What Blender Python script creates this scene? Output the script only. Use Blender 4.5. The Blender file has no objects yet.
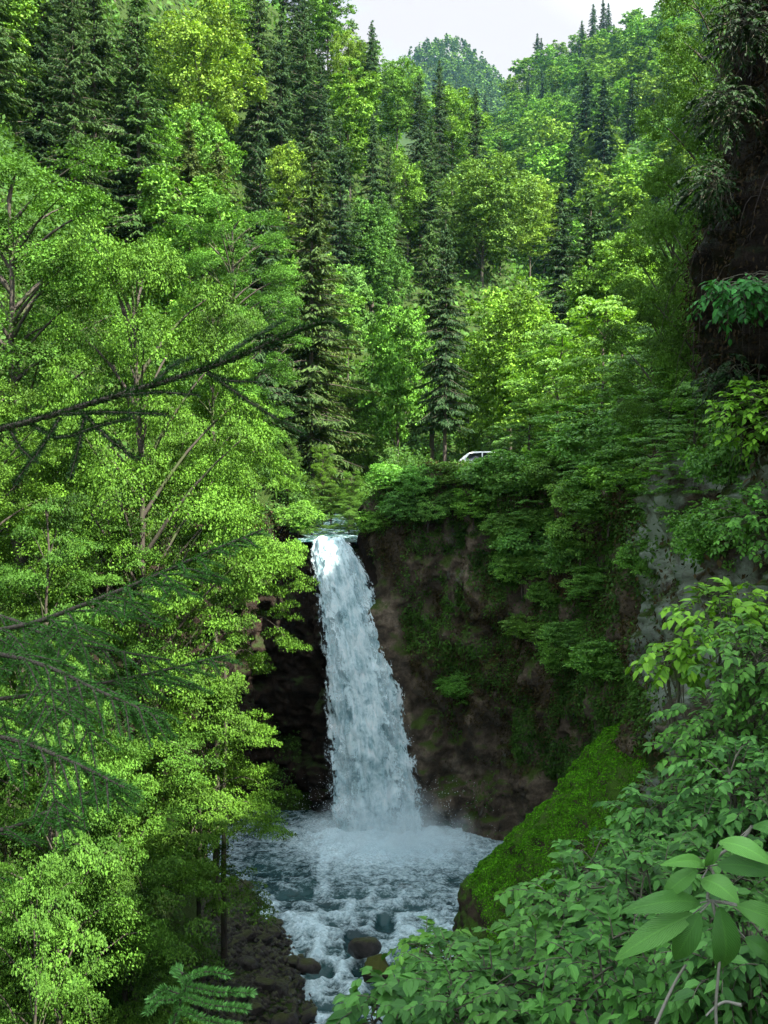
import bpy, math, random
import numpy as np
from mathutils import Vector, Matrix

SC = bpy.context.scene
COL = SC.collection
random.seed(11)
EYE, F = 16.2, 1005.0
TO_SUN = Vector((0.50, -0.43, 0.75)).normalized()


def P(px, py, Y):
    return np.array([(px - 384.0) / F * Y, Y, EYE + (512.0 - py) / F * Y])


FPY = [530, 538, 546, 560, 580, 600, 640, 680, 720, 760, 800, 836]
FL = [313, 311, 309, 308, 311, 315, 319, 322, 324, 325, 325, 325]
FR = [346, 349, 355, 363, 371, 379, 391, 402, 411, 419, 427, 431]


# ------------------------------------------------------------------ noise
def _hash(ix, iy, iz):
    h = (ix * 374761393 + iy * 668265263 + iz * 1274126177) & 0xFFFFFFFF
    h = ((h ^ (h >> 13)) * 1274126177) & 0xFFFFFFFF
    h = h ^ (h >> 16)
    return (h & 0xFFFF) / 32767.5 - 1.0


def vnoise(p):
    p = np.asarray(p, float)
    i = np.floor(p).astype(np.int64)
    f = p - i
    f = f * f * f * (f * (f * 6 - 15) + 10)
    r = 0
    for dx in (0, 1):
        wx = f[..., 0] if dx else 1 - f[..., 0]
        for dy in (0, 1):
            wy = f[..., 1] if dy else 1 - f[..., 1]
            for dz in (0, 1):
                wz = f[..., 2] if dz else 1 - f[..., 2]
                r = r + wx * wy * wz * _hash(i[..., 0] + dx, i[..., 1] + dy, i[..., 2] + dz)
    return r


def fbm(p, octv=4, gain=0.5):
    p = np.asarray(p, float)
    a, s, r = 1.0, 0.0, 0
    for k in range(octv):
        r = r + a * vnoise(p + 17.3 * k)
        s += a
        a *= gain
        p = p * 2.03
    return r / s


def ridged(p, octv=4):
    p = np.asarray(p, float)
    a, s, r = 1.0, 0.0, 0
    for k in range(octv):
        r = r + a * (1 - 2 * np.abs(vnoise(p + 9.1 * k)))
        s += a
        a *= 0.5
        p = p * 2.1
    return r / s


def nrm(v):
    return v / np.maximum(np.linalg.norm(v, axis=-1, keepdims=True), 1e-9)


# ------------------------------------------------------------------ mesh building
def build_mesh(name, verts, faces, mats, smooth=False, fmat=None, uv=None, attr=None):
    """faces: list of int arrays (n,k). fmat: one index array per entry."""
    me = bpy.data.meshes.new(name)
    verts = np.asarray(verts, np.float32).reshape(-1, 3)
    if not isinstance(faces, (list, tuple)):
        faces = [faces]
    faces = [np.asarray(f, np.int32) for f in faces if len(f)]
    tot = np.concatenate([np.full(len(f), f.shape[1], np.int32) for f in faces])
    loops = np.concatenate([f.ravel() for f in faces])
    start = np.zeros(len(tot), np.int32)
    start[1:] = np.cumsum(tot)[:-1]
    me.vertices.add(len(verts))
    me.vertices.foreach_set('co', verts.ravel())
    me.loops.add(len(loops))
    me.loops.foreach_set('vertex_index', loops)
    me.polygons.add(len(tot))
    me.polygons.foreach_set('loop_start', start)
    me.polygons.foreach_set('loop_total', tot)
    if fmat is not None:
        me.polygons.foreach_set('material_index', np.concatenate(fmat).astype(np.int32))
    if smooth:
        me.polygons.foreach_set('use_smooth', np.ones(len(tot), bool))
    if uv is not None:
        l = me.uv_layers.new(name='UVMap')
        l.data.foreach_set('uv', np.asarray(uv, np.float32)[loops].ravel())
    for k, v in (attr or {}).items():
        a = me.attributes.new(k, 'FLOAT', 'POINT')
        a.data.foreach_set('value', np.asarray(v, np.float32))
    for m in (mats if isinstance(mats, (list, tuple)) else [mats]):
        me.materials.append(m)
    me.update(calc_edges=True)
    me.validate()
    return me


def obj(name, me, parent=None, loc=None):
    o = bpy.data.objects.new(name, me)
    COL.objects.link(o)
    if parent is not None:
        o.parent = parent
    if loc is not None:
        o.location = loc
    return o


def empty(name, loc, rz=0.0, scale=None):
    o = bpy.data.objects.new(name, None)
    o.empty_display_size = 0.2
    COL.objects.link(o)
    o.location = loc
    o.rotation_euler = (0, 0, rz)
    if scale is not None:
        o.scale = scale
    return o


def tag(o, label=None, cat=None, group=None, kind=None):
    if label:
        o['label'] = label
    if cat:
        o['category'] = cat
    if group:
        o['group'] = group
    if kind:
        o['kind'] = kind
    return o


class Acc:
    """accumulates pieces of one mesh"""

    def __init__(self):
        self.v, self.f, self.m, self.n = [], {}, {}, 0
        self.uv = []

    def add(self, v, f, mi=0, uv=None):
        v = np.asarray(v, float).reshape(-1, 3)
        f = np.asarray(f, np.int64)
        if len(f) == 0:
            return
        k = f.shape[1]
        self.f.setdefault(k, []).append(f + self.n)
        self.m.setdefault(k, []).append(np.full(len(f), mi))
        self.v.append(v)
        self.uv.append(uv if uv is not None else np.zeros((len(v), 2)))
        self.n += len(v)

    def mesh(self, name, mats, smooth=False, uv=False):
        ks = sorted(self.f)
        return build_mesh(name, np.concatenate(self.v), [np.concatenate(self.f[k]) for k in ks], mats, smooth,
                          [np.concatenate(self.m[k]) for k in ks], np.concatenate(self.uv) if uv else None)


def tube(pts, rad, sides=6, cap=True):
    pts = np.asarray(pts, float)
    rad = np.asarray(rad, float) * np.ones(len(pts))
    d = np.gradient(pts, axis=0)
    d = nrm(d)
    up = np.array([0, 0, 1.0]) if abs(d[0][2]) < 0.9 else np.array([0, 1.0, 0])
    a = nrm(np.cross(d, up))
    b = np.cross(d, a)
    th = np.linspace(0, 2 * np.pi, sides, endpoint=False)
    ring = (pts[:, None, :] + rad[:, None, None] * (np.cos(th)[None, :, None] * a[:, None, :] + np.sin(th)[None, :, None] * b[:, None, :]))
    n = len(pts)
    i = np.arange(n - 1)[:, None] * sides
    j = np.arange(sides)[None, :]
    j2 = (j + 1) % sides
    f = np.stack([i + j, i + j2, i + sides + j2, i + sides + j], -1).reshape(-1, 4)
    return ring.reshape(-1, 3), f


def grid_faces(nr, nc):
    i = np.arange(nr - 1)[:, None] * nc
    j = np.arange(nc - 1)[None, :]
    return np.stack([i + j, i + j + 1, i + nc + j + 1, i + nc + j], -1).reshape(-1, 4)


DIAMOND = (np.array([[-.5, 0, 0], [0.0, .5, .06], [.5, 0, -.05], [0.0, -.5, .06]]), [np.array([[0, 1, 2, 3]])], None)
LEAF8 = (np.array([[0, 0, 0], [.34, 0, -.02], [.68, 0, -.05], [1, 0, -.16],
                   [.22, .42, .07], [.62, .40, .03], [.22, -.42, .07], [.62, -.40, .03]]),
         [np.array([[0, 1, 4], [2, 3, 5], [0, 6, 1], [2, 7, 3]]), np.array([[1, 2, 5, 4], [1, 6, 7, 2]])],
         np.array([[0, .5], [.34, .5], [.68, .5], [1, .5], [.22, .92], [.62, .9], [.22, .08], [.62, .1]]))


def stamp(acc, tmpl, c, d, n, ln, wd, mi=0):
    """place copies of a flat template: d = long axis, n = normal"""
    T, FS, UV = tmpl
    d = nrm(d)
    t = nrm(np.cross(n, d))
    n = np.cross(d, t)
    ln = np.asarray(ln, float) * np.ones(len(c))
    wd = np.asarray(wd, float) * np.ones(len(c))
    v = (c[:, None, :] + (ln[:, None] * T[None, :, 0])[..., None] * d[:, None, :]
         + (wd[:, None] * T[None, :, 1])[..., None] * t[:, None, :]
         + (ln[:, None] * T[None, :, 2])[..., None] * n[:, None, :])
    k = len(T)
    base = acc.n
    acc.v.append(v.reshape(-1, 3))
    acc.uv.append(np.tile(UV, (len(c), 1)) if UV is not None else np.zeros((len(c) * k, 2)))
    off = (np.arange(len(c)) * k)[:, None, None]
    for f in FS:
        ff = (f[None] + off).reshape(-1, f.shape[1]) + base
        acc.f.setdefault(f.shape[1], []).append(ff)
        acc.m.setdefault(f.shape[1], []).append(np.full(len(ff), mi))
    acc.n += len(c) * k


# ------------------------------------------------------------------ materials
class NT:
    def __init__(self, name, disp=False):
        self.m = bpy.data.materials.new(name)
        self.m.use_nodes = True
        self.t = self.m.node_tree
        self.t.nodes.clear()
        self.out = self.t.nodes.new('ShaderNodeOutputMaterial')

    def n(self, kind, **kw):
        nd = self.t.nodes.new(kind)
        for k, v in kw.items():
            if k.startswith('i_'):
                nd.inputs[k[2:].replace('_', ' ')].default_value = v
            else:
                setattr(nd, k, v)
        return nd

    def l(self, a, b):
        self.t.links.new(a, b)

    def ramp(self, fac, stops):
        r = self.n('ShaderNodeValToRGB')
        el = r.color_ramp.elements
        while len(el) < len(stops):
            el.new(0.5)
        for e, (p, c) in zip(el, stops):
            e.position = p
            e.color = (*c, 1) if len(c) == 3 else c
        if fac is not None:
            self.l(fac, r.inputs[0])
        return r.outputs[0]

    def noise(self, vec, scale, detail=4, rough=0.55, dist=0.0):
        nd = self.n('ShaderNodeTexNoise')
        nd.inputs['Scale'].default_value = scale
        nd.inputs['Detail'].default_value = detail
        nd.inputs['Roughness'].default_value = rough
        nd.inputs['Distortion'].default_value = dist
        if vec is not None:
            self.l(vec, nd.inputs['Vector'])
        return nd.outputs['Fac']

    def mix(self, fac, a, b, blend='MIX'):
        nd = self.n('ShaderNodeMix', data_type='RGBA', blend_type=blend)
        for s, v in ((nd.inputs[0], fac), (nd.inputs[6], a), (nd.inputs[7], b)):
            if hasattr(v, 'is_linked') or hasattr(v, 'links'):
                self.l(v, s)
            elif isinstance(v, (int, float)):
                s.default_value = v
            else:
                s.default_value = (*v, 1)
        return nd.outputs[2]

    def math(self, op, a, b=None, clamp=False):
        nd = self.n('ShaderNodeMath', operation=op, use_clamp=clamp)
        for s, v in zip(nd.inputs, (a, b)):
            if v is None:
                continue
            if isinstance(v, (int, float)):
                s.default_value = v
            else:
                self.l(v, s)
        return nd.outputs[0]

    def mapped(self, src, scale=(1, 1, 1)):
        mp = self.n('ShaderNodeMapping')
        mp.inputs['Scale'].default_value = scale
        self.l(src, mp.inputs['Vector'])
        return mp.outputs[0]


def leaf_mat(name, a, b, trans=0.19, rough=0.6, spec=0.12, vary=0.25, veins=False, clump=None, tboost=(1.5, 1.45, 0.7)):
    k = NT(name)
    geo = k.n('ShaderNodeNewGeometry')
    oi = k.n('ShaderNodeObjectInfo')
    tc = k.n('ShaderNodeTexCoord')
    col = k.ramp(geo.outputs['Random Per Island'], [(0.0, a), (0.75, b), (1.0, tuple(min(1, x * 1.25) for x in b))])
    if clump:
        nf = k.noise(tc.outputs['Object'], clump, 2)
        col = k.mix(1.0, col, k.ramp(nf, [(0.3, (1 - vary,) * 3), (0.7, (1 + vary, 1 + vary, 1 + vary * 0.4))]), 'MULTIPLY')
    col = k.mix(1.0, col, oi.outputs['Color'], 'MULTIPLY')
    bump = None
    if veins:
        uv = k.n('ShaderNodeSeparateXYZ')
        k.l(tc.outputs['UV'], uv.inputs[0])
        av = k.math('ABSOLUTE', k.math('SUBTRACT', uv.outputs[1], 0.5))
        w = k.math('SINE', k.math('MULTIPLY', k.math('SUBTRACT', uv.outputs[0], k.math('MULTIPLY', av, 0.75)), 58.0))
        w = k.math('POWER', k.math('ABSOLUTE', w), 0.6)
        mid = k.math('LESS_THAN', av, 0.035)
        h = k.math('SUBTRACT', w, k.math('MULTIPLY', mid, 0.9))
        col = k.mix(k.math('SUBTRACT', 1.0, k.math('MULTIPLY', h, 1.0), True), col, k.mix(1.0, col, (1.35, 1.3, 1.25), 'MULTIPLY'))
        bn = k.n('ShaderNodeBump')
        bn.inputs['Strength'].default_value = 0.55
        bn.inputs['Distance'].default_value = 0.004
        k.l(h, bn.inputs['Height'])
        bump = bn.outputs[0]
    pb = k.n('ShaderNodeBsdfPrincipled')
    pb.inputs['Roughness'].default_value = rough
    pb.inputs['Specular IOR Level'].default_value = spec
    k.l(col, pb.inputs['Base Color'])
    tr = k.n('ShaderNodeBsdfTranslucent')
    k.l(k.mix(1.0, col, tboost, 'MULTIPLY'), tr.inputs['Color'])
    if bump:
        k.l(bump, pb.inputs['Normal'])
    mx = k.n('ShaderNodeMixShader')
    mx.inputs[0].default_value = trans
    k.l(pb.outputs[0], mx.inputs[1])
    k.l(tr.outputs[0], mx.inputs[2])
    k.l(mx.outputs[0], k.out.inputs['Surface'])
    return k.m


def bark_mat(name, a, b, moss=None):
    k = NT(name)
    tc = k.n('ShaderNodeTexCoord')
    v = k.mapped(tc.outputs['Object'], (1, 1, 0.25))
    nf = k.noise(v, 9, 6, 0.7)
    col = k.ramp(nf, [(0.3, a), (0.7, b)])
    if moss:
        m2 = k.noise(tc.outputs['Object'], 1.3, 4)
        col = k.mix(k.ramp(m2, [(0.5, (0, 0, 0)), (0.62, (1, 1, 1))]), col, moss)
    pb = k.n('ShaderNodeBsdfPrincipled')
    pb.inputs['Roughness'].default_value = 0.9
    k.l(col, pb.inputs['Base Color'])
    bn = k.n('ShaderNodeBump')
    bn.inputs['Strength'].default_value = 0.6
    bn.inputs['Distance'].default_value = 0.05
    k.l(nf, bn.inputs['Height'])
    k.l(bn.outputs[0], pb.inputs['Normal'])
    k.l(pb.outputs[0], k.out.inputs['Surface'])
    return k.m


def rock_mat(name, darks, lichen=None, moss=None, moss_bias=0.0, scale=1.0, wet=0.75, lich_thr=0.56):
    k = NT(name)
    tc = k.n('ShaderNodeTexCoord')
    geo = k.n('ShaderNodeNewGeometry')
    o = geo.outputs['Position']
    n1 = k.noise(o, 0.8 * scale, 8, 0.65, 0.4)
    n2 = k.noise(o, 7.5 * scale, 9, 0.74, 0.3)
    col = k.ramp(n1, [(0.3, darks[0]), (0.5, darks[1]), (0.7, darks[2])])
    col = k.mix(0.75, col, k.ramp(n2, [(0.3, (0.35, 0.35, 0.35)), (0.65, (1.35, 1.3, 1.25))]), 'MULTIPLY')
    if lichen:
        ln = k.noise(o, 0.55 * scale, 7, 0.68, 0.6)
        col = k.mix(k.ramp(ln, [(lich_thr - 0.04, (0, 0, 0)), (lich_thr + 0.05, (.85, .85, .85))]), col, k.mix(n2, lichen, tuple(x * 0.5 for x in lichen)))
    if moss:
        sx = k.n('ShaderNodeSeparateXYZ')
        k.l(geo.outputs['Normal'], sx.inputs[0])
        mn = k.noise(o, 1.1 * scale, 8, 0.7, 0.3)
        f = k.math('ADD', k.math('MULTIPLY', sx.outputs[2], 0.45), k.math('ADD', mn, moss_bias))
        mcol = k.mix(k.noise(o, 14 * scale, 3), tuple(x * 0.45 for x in moss), tuple(x * 1.3 for x in moss))
        col = k.mix(k.ramp(f, [(0.55, (0, 0, 0)), (0.72, (1, 1, 1))]), col, mcol)
    pb = k.n('ShaderNodeBsdfPrincipled')
    pb.inputs['Roughness'].default_value = wet
    pb.inputs['Specular IOR Level'].default_value = 0.5 if wet < 0.5 else 0.15
    k.l(col, pb.inputs['Base Color'])
    bn = k.n('ShaderNodeBump')
    bn.inputs['Strength'].default_value = 1.0
    bn.inputs['Distance'].default_value = 0.14
    k.l(k.noise(o, 4.5 * scale, 10, 0.76, 0.4), bn.inputs['Height'])
    k.l(bn.outputs[0], pb.inputs['Normal'])
    k.l(pb.outputs[0], k.out.inputs['Surface'])
    return k.m


def plain(name, col, rough=0.5, metal=0.0, spec=0.5, dirt=0.15):
    k = NT(name)
    tc = k.n('ShaderNodeTexCoord')
    nf = k.noise(tc.outputs['Object'], 3, 5)
    c = k.mix(nf, tuple(x * (1 - dirt) for x in col), col)
    pb = k.n('ShaderNodeBsdfPrincipled')
    pb.inputs['Roughness'].default_value = rough
    pb.inputs['Metallic'].default_value = metal
    pb.inputs['Specular IOR Level'].default_value = spec
    k.l(c, pb.inputs['Base Color'])
    k.l(pb.outputs[0], k.out.inputs['Surface'])
    return k.m


M = {}
M['leaf'] = leaf_mat('broad_leaf', (0.034, 0.090, 0.012), (0.084, 0.176, 0.030), clump=0.45, vary=0.55)
M['leaf_far'] = leaf_mat('far_leaf', (0.032, 0.088, 0.012), (0.098, 0.200, 0.030), clump=0.3)
M['leaf_shade'] = leaf_mat('understory_leaf', (0.042, 0.115, 0.022), (0.105, 0.215, 0.042), trans=0.3, spec=0.4, clump=0.7)
M['needle'] = leaf_mat('spruce_needle', (0.024, 0.060, 0.020), (0.058, 0.110, 0.032), trans=0.2, clump=0.35, tboost=(1.2, 1.2, .7))
M['needle_near'] = leaf_mat('near_spruce_needle', (0.024, 0.080, 0.016), (0.052, 0.140, 0.030), trans=0.15, spec=0.3, tboost=(1, 1.2, .7))
M['veined'] = leaf_mat('veined_leaf', (0.020, 0.078, 0.014), (0.078, 0.215, 0.040), trans=0.22, rough=0.42, spec=0.28, veins=True, clump=1.2, vary=0.2)
M['moss'] = leaf_mat('moss_tuft', (0.032, 0.120, 0.006), (0.085, 0.260, 0.014), trans=0.15, rough=0.9, spec=0.05, clump=1.4, vary=0.4)
M['cover'] = leaf_mat('ground_plants', (0.026, 0.072, 0.014), (0.060, 0.140, 0.026), trans=0.3, clump=0.25, vary=0.4)
M['dry'] = leaf_mat('dry_plants', (0.020, 0.018, 0.009), (0.060, 0.045, 0.020), trans=0.2, spec=0.1, clump=0.8)
M['bark'] = bark_mat('grey_bark', (0.022, 0.018, 0.013), (0.07, 0.056, 0.044), moss=(0.05, 0.07, 0.02))
M['bark_dark'] = bark_mat('dark_bark', (0.035, 0.026, 0.02), (0.10, 0.08, 0.062))
M['stem'] = bark_mat('shrub_stem', (0.05, 0.045, 0.03), (0.12, 0.12, 0.08))
M['stem_pale'] = bark_mat('pale_stem', (0.12, 0.12, 0.10), (0.28, 0.26, 0.22))
M['rock'] = rock_mat('cliff_rock', ((0.024, 0.019, 0.014), (0.095, 0.074, 0.054), (0.210, 0.170, 0.125)), lichen=(0.20, 0.22, 0.19), moss=(0.050, 0.080, 0.014), moss_bias=-0.07, lich_thr=0.66)
M['rock_lichen'] = rock_mat('lichen_rock', ((0.035, 0.028, 0.022), (0.085, 0.07, 0.055), (0.16, 0.14, 0.115)), lichen=(0.34, 0.40, 0.34), moss=(0.05, 0.08, 0.015), moss_bias=-0.10, lich_thr=0.46)
M['rock_moss'] = rock_mat('mossy_rock_face', ((0.020, 0.014, 0.010), (0.055, 0.04, 0.028), (0.10, 0.075, 0.05)), moss=(0.05, 0.11, 0.010), moss_bias=0.0)
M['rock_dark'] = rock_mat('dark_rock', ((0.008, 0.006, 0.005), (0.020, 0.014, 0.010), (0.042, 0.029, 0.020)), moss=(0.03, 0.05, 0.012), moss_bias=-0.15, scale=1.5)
M['wetrock'] = rock_mat('wet_stone', ((0.014, 0.011, 0.010), (0.034, 0.027, 0.025), (0.068, 0.056, 0.051)), moss=(0.07, 0.085, 0.02), moss_bias=-0.25, scale=2.5, wet=0.35)
M['soil'] = rock_mat('forest_floor', ((0.018, 0.020, 0.008), (0.032, 0.045, 0.014), (0.05, 0.07, 0.02)), moss=(0.030, 0.055, 0.010), moss_bias=0.1, wet=0.95)

# ------------------------------------------------------------------ terrain
SECT = [  # right-hand ridge lies out of view; its heights are shaped to cast shade
    (-60, [(-120, 70), (-80, 40), (-60, -6), (-50, -7), (-30, 8), (0, 15), (10, 24), (14, 32), (26, 46), (80, 58)]),
    (-30, [(-100, 68), (-60, 30), (-44, -3), (-38, -5), (-32, -5), (-26, -3), (-10, 10), (0, 14.6), (6, 18), (14, 38), (26, 64), (80, 68)]),
    (0, [(-80, 72), (-45, 38), (-24, 14), (-16, 0), (-13, -3.9), (-10, -3.9), (-7, 0), (-3, 11), (-1.5, 14.2), (0, 14.6), (2, 14.8), (4, 16.5), (8, 24), (14, 35), (26, 51), (80, 62)]),
    (8, [(-80, 74), (-40, 36), (-20, 14), (-12, 0), (-10, -3.3), (-6, -3.3), (-4, -1), (-1.5, 9), (-0.5, 11.5), (1.5, 12.0), (3, 12.6), (5, 14.8), (8, 21), (14, 33), (26, 50), (80, 62)]),
    (15, [(-80, 78), (-40, 40), (-18, 13), (-10, 1.5), (-7.5, -2.7), (-3, -2.7), (-1.5, -1.5), (0.5, 6), (2, 9.0), (4, 11.4), (6, 14), (8, 19), (14, 33), (26, 52), (80, 62)]),
    (22, [(-80, 82), (-40, 44), (-18, 15), (-10, 3), (-7, 0.2), (-5, -2.0), (0, -2.0), (1.2, -0.6), (3, 4.5), (5, 7.5), (7.2, 9.5), (8.3, 16.5), (9.5, 20), (14, 33), (26, 59), (80, 68)]),
    (29, [(-80, 86), (-40, 49), (-18, 18), (-10, 5), (-7, 1.3), (-5.3, 0.2), (-3.5, -1), (-2.5, -1.6), (1.8, -1.5), (2.8, -0.3), (4.3, 3), (8.2, 7.5), (9.0, 16.6), (10.3, 19.2), (14.5, 30), (26, 56), (80, 68)]),
    (33, [(-80, 88), (-40, 52), (-18, 20), (-10, 6), (-7, 1.8), (-5.0, 0.7), (-2.9, 0.0), (-2.2, -0.7), (-1.7, -1.3), (2.5, -1.3), (3.6, 0), (5, 2), (8.7, 6), (9.3, 16.8), (11.0, 19), (15, 27), (26, 45.5), (80, 64)]),
    (39, [(-80, 92), (-40, 56), (-18, 24), (-14.0, 13), (-11.5, 8), (-9.5, 2), (-7.5, 0.9), (-4.4, 0.2), (-3.4, -0.5), (-2.6, -1.2), (3.5, -1.2), (4.2, -0.3), (6, 1), (8.9, 3), (9.5, 17.0), (11.3, 18.9), (15.6, 26.5), (26.6, 43.5), (80, 65)]),
    (42, [(-80, 94), (-40, 58), (-18, 26), (-14.5, 15), (-12.4, 9), (-11.2, 1.2), (-7, 0.5), (-5.4, 0.0), (-4.6, -1.2), (3.5, -1.2), (4.2, -0.5), (6, 0), (9.0, 1), (9.6, 17.2), (11.5, 18.8), (16, 26), (27, 43), (80, 66)]),
    (51, [(-80, 96), (-40, 55), (-18, 29), (-12, 19), (-10.8, 15), (-10.2, 2), (-9.2, -1.3), (6, -1.3), (7, -1), (8.4, 0), (9.0, 17.6), (12.0, 20), (17, 27), (28, 44), (80, 68)]),
    (55.5, [(-80, 98), (-40, 56), (-18, 30), (-11, 21), (-6, 16.8), (-4.4, 15.4), (-3.9, 14.1), (-1.4, 14.1), (-0.6, 15.5), (0, 17.3), (3, 17.8), (8, 18.2), (11, 19.5), (17, 28), (28, 45), (80, 72)]),
    (62, [(-80, 100), (-40, 58), (-18, 31), (-10, 21), (-6, 17), (-4.7, 15.4), (-4.2, 14.4), (-1.4, 14.4), (-0.8, 15.5), (0.8, 17.5), (4, 18.2), (11, 18.6), (16, 23), (24, 36), (34, 48), (80, 74)]),
    (80, [(-100, 112), (-60, 76), (-40, 55), (-20, 34), (-12, 24), (-8, 19), (-6, 15.6), (-3, 15.6), (0, 17), (8, 19), (14, 21), (22, 30), (35, 46), (80, 80)]),
    (110, [(-120, 142), (-60, 106), (-35, 72), (-20, 46), (-12, 33), (-4, 23), (4, 19), (14, 20.5), (24, 26), (38, 42), (80, 84)]),
    (135, [(-120, 148), (-60, 116), (-30, 88), (-14, 66), (-6, 53), (2, 43), (10, 39), (16, 37), (22, 33), (30, 35), (45, 50), (90, 92)]),
    (172, [(-120, 158), (-60, 136), (-30, 115), (-12, 96), (-8, 90), (-5, 86), (-2, 82), (4, 76), (12, 70), (18, 63), (25, 56), (32, 51), (40, 52), (60, 66), (100, 100)]),
    (220, [(-150, 175), (-60, 130), (-20, 98), (0, 78), (12, 62), (25, 54), (42, 60), (70, 80), (110, 120), (200, 180)]),
    (300, [(-150, 180), (-60, 130), (0, 90), (20, 84), (50, 97), (80, 117), (120, 150), (220, 220)]),
    (450, [(-250, 240), (-60, 170), (0, 156), (50, 166), (90, 188), (137, 218), (300, 310)]),
    (700, [(-300, 260), (-100, 230), (25, 250), (67, 275), (81, 290), (109, 328), (140, 336), (164, 346), (213, 362), (400, 435)]),
    (850, [(-300, 230), (25, 205), (81, 235), (164, 280), (213, 300), (400, 380)]),
    (1150, [(-500, 400), (0, 400), (100, 410), (500, 420)]),
    (1400, [(-500, 520), (-50, 575), (20, 622), (50, 652), (82, 664), (112, 656), (150, 620), (200, 560), (600, 500)]),
    (1900, [(-800, 480), (0, 500), (800, 480)]),
    (3200, [(-1800, 300), (0, 320), (1800, 300)]),
]
SY = np.array([s[0] for s in SECT], float)


def ground(x, y):
    x = np.atleast_1d(np.asarray(x, float))
    y = np.atleast_1d(np.asarray(y, float))
    y = y - 4.2 * np.clip((x + 11.5) / 1.2, 0, 1) * np.clip((0.3 - x) / 0.8, 0, 1) * np.clip((y - 49) / 3, 0, 1) * np.clip((66 - y) / 6, 0, 1)
    Z = np.stack([np.interp(x, [p[0] for p in s[1]], [p[1] for p in s[1]]) for s in SECT])
    k = np.clip(np.searchsorted(SY, y) - 1, 0, len(SY) - 2)
    t = np.clip((y - SY[k]) / (SY[k + 1] - SY[k]), 0, 1)
    idx = np.arange(len(x))
    return Z[k, idx] * (1 - t) + Z[k + 1, idx] * t


def g1(x, y):
    return float(ground([x], [y])[0])


def make_terrain():
    ys = np.concatenate([np.arange(-60, 0, 3.0), np.arange(0, 62, 0.6), np.arange(62, 120, 1.6), np.arange(120, 320, 4.5),
                         np.arange(320, 900, 14), np.arange(900, 1900, 40), np.arange(1900, 3201, 130)])
    s = np.linspace(-1, 1, 221)
    s = np.sign(s) * np.abs(s) ** 1.7
    X = s[None, :] * (80 + np.abs(ys)[:, None] * 0.52)
    Y = np.repeat(ys[:, None], len(s), 1)
    Z = ground(X.ravel(), Y.ravel()).reshape(X.shape)
    amp = np.clip(0.25 + np.abs(Y) * 0.004, 0.25, 6)
    sc = 1.0 / np.clip(np.abs(Y) * 0.03, 1.3, 40)
    p = np.stack([X * sc, Y * sc, Z * 0], -1)
    chan = np.exp(-((X + 2) / 7) ** 2) * (Y < 80) * (Y > 15)
    Z = Z + fbm(p, 3) * amp * (1 - 0.7 * chan)
    me = build_mesh('terrain', np.stack([X, Y, Z], -1), grid_faces(*X.shape), M['soil'], True)
    o = obj('terrain', me)
    tag(o, 'steep forested valley sides and gorge floor under the trees', 'terrain', kind='structure')


make_terrain()

# ------------------------------------------------------------------ cliffs
PATH = [(-13, 40), (-10.0, 45), (-8.6, 49.5), (-8.2, 53), (-6.2, 55.2), (-4.6, 55.0), (-3.9, 53.6), (-1.6, 53.4), (-0.9, 52.4), (0.4, 51.6), (2.2, 51.2), (4.0, 50.6), (6.0, 49.2), (7.8, 47),
        (8.9, 43.5), (9.2, 39), (9.0, 34.5), (8.6, 30), (7.6, 25.5), (6.9, 22), (6.5, 18.5), (6.3, 15), (6.2, 12)]
TOPZ = [13, 15, 16.5, 16.6, 16.2, 14.9, 13.5, 13.5, 16.8, 17.8, 18.1, 18.2, 18.3, 18.4, 18.3, 18.2, 18.0, 17.9, 17.8, 17.6, 17.4, 17.2, 17.0]
BOTZ = [-1.5] * 16 + [-1, 1, 4, 6, 8, 10, 11.5]


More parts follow.
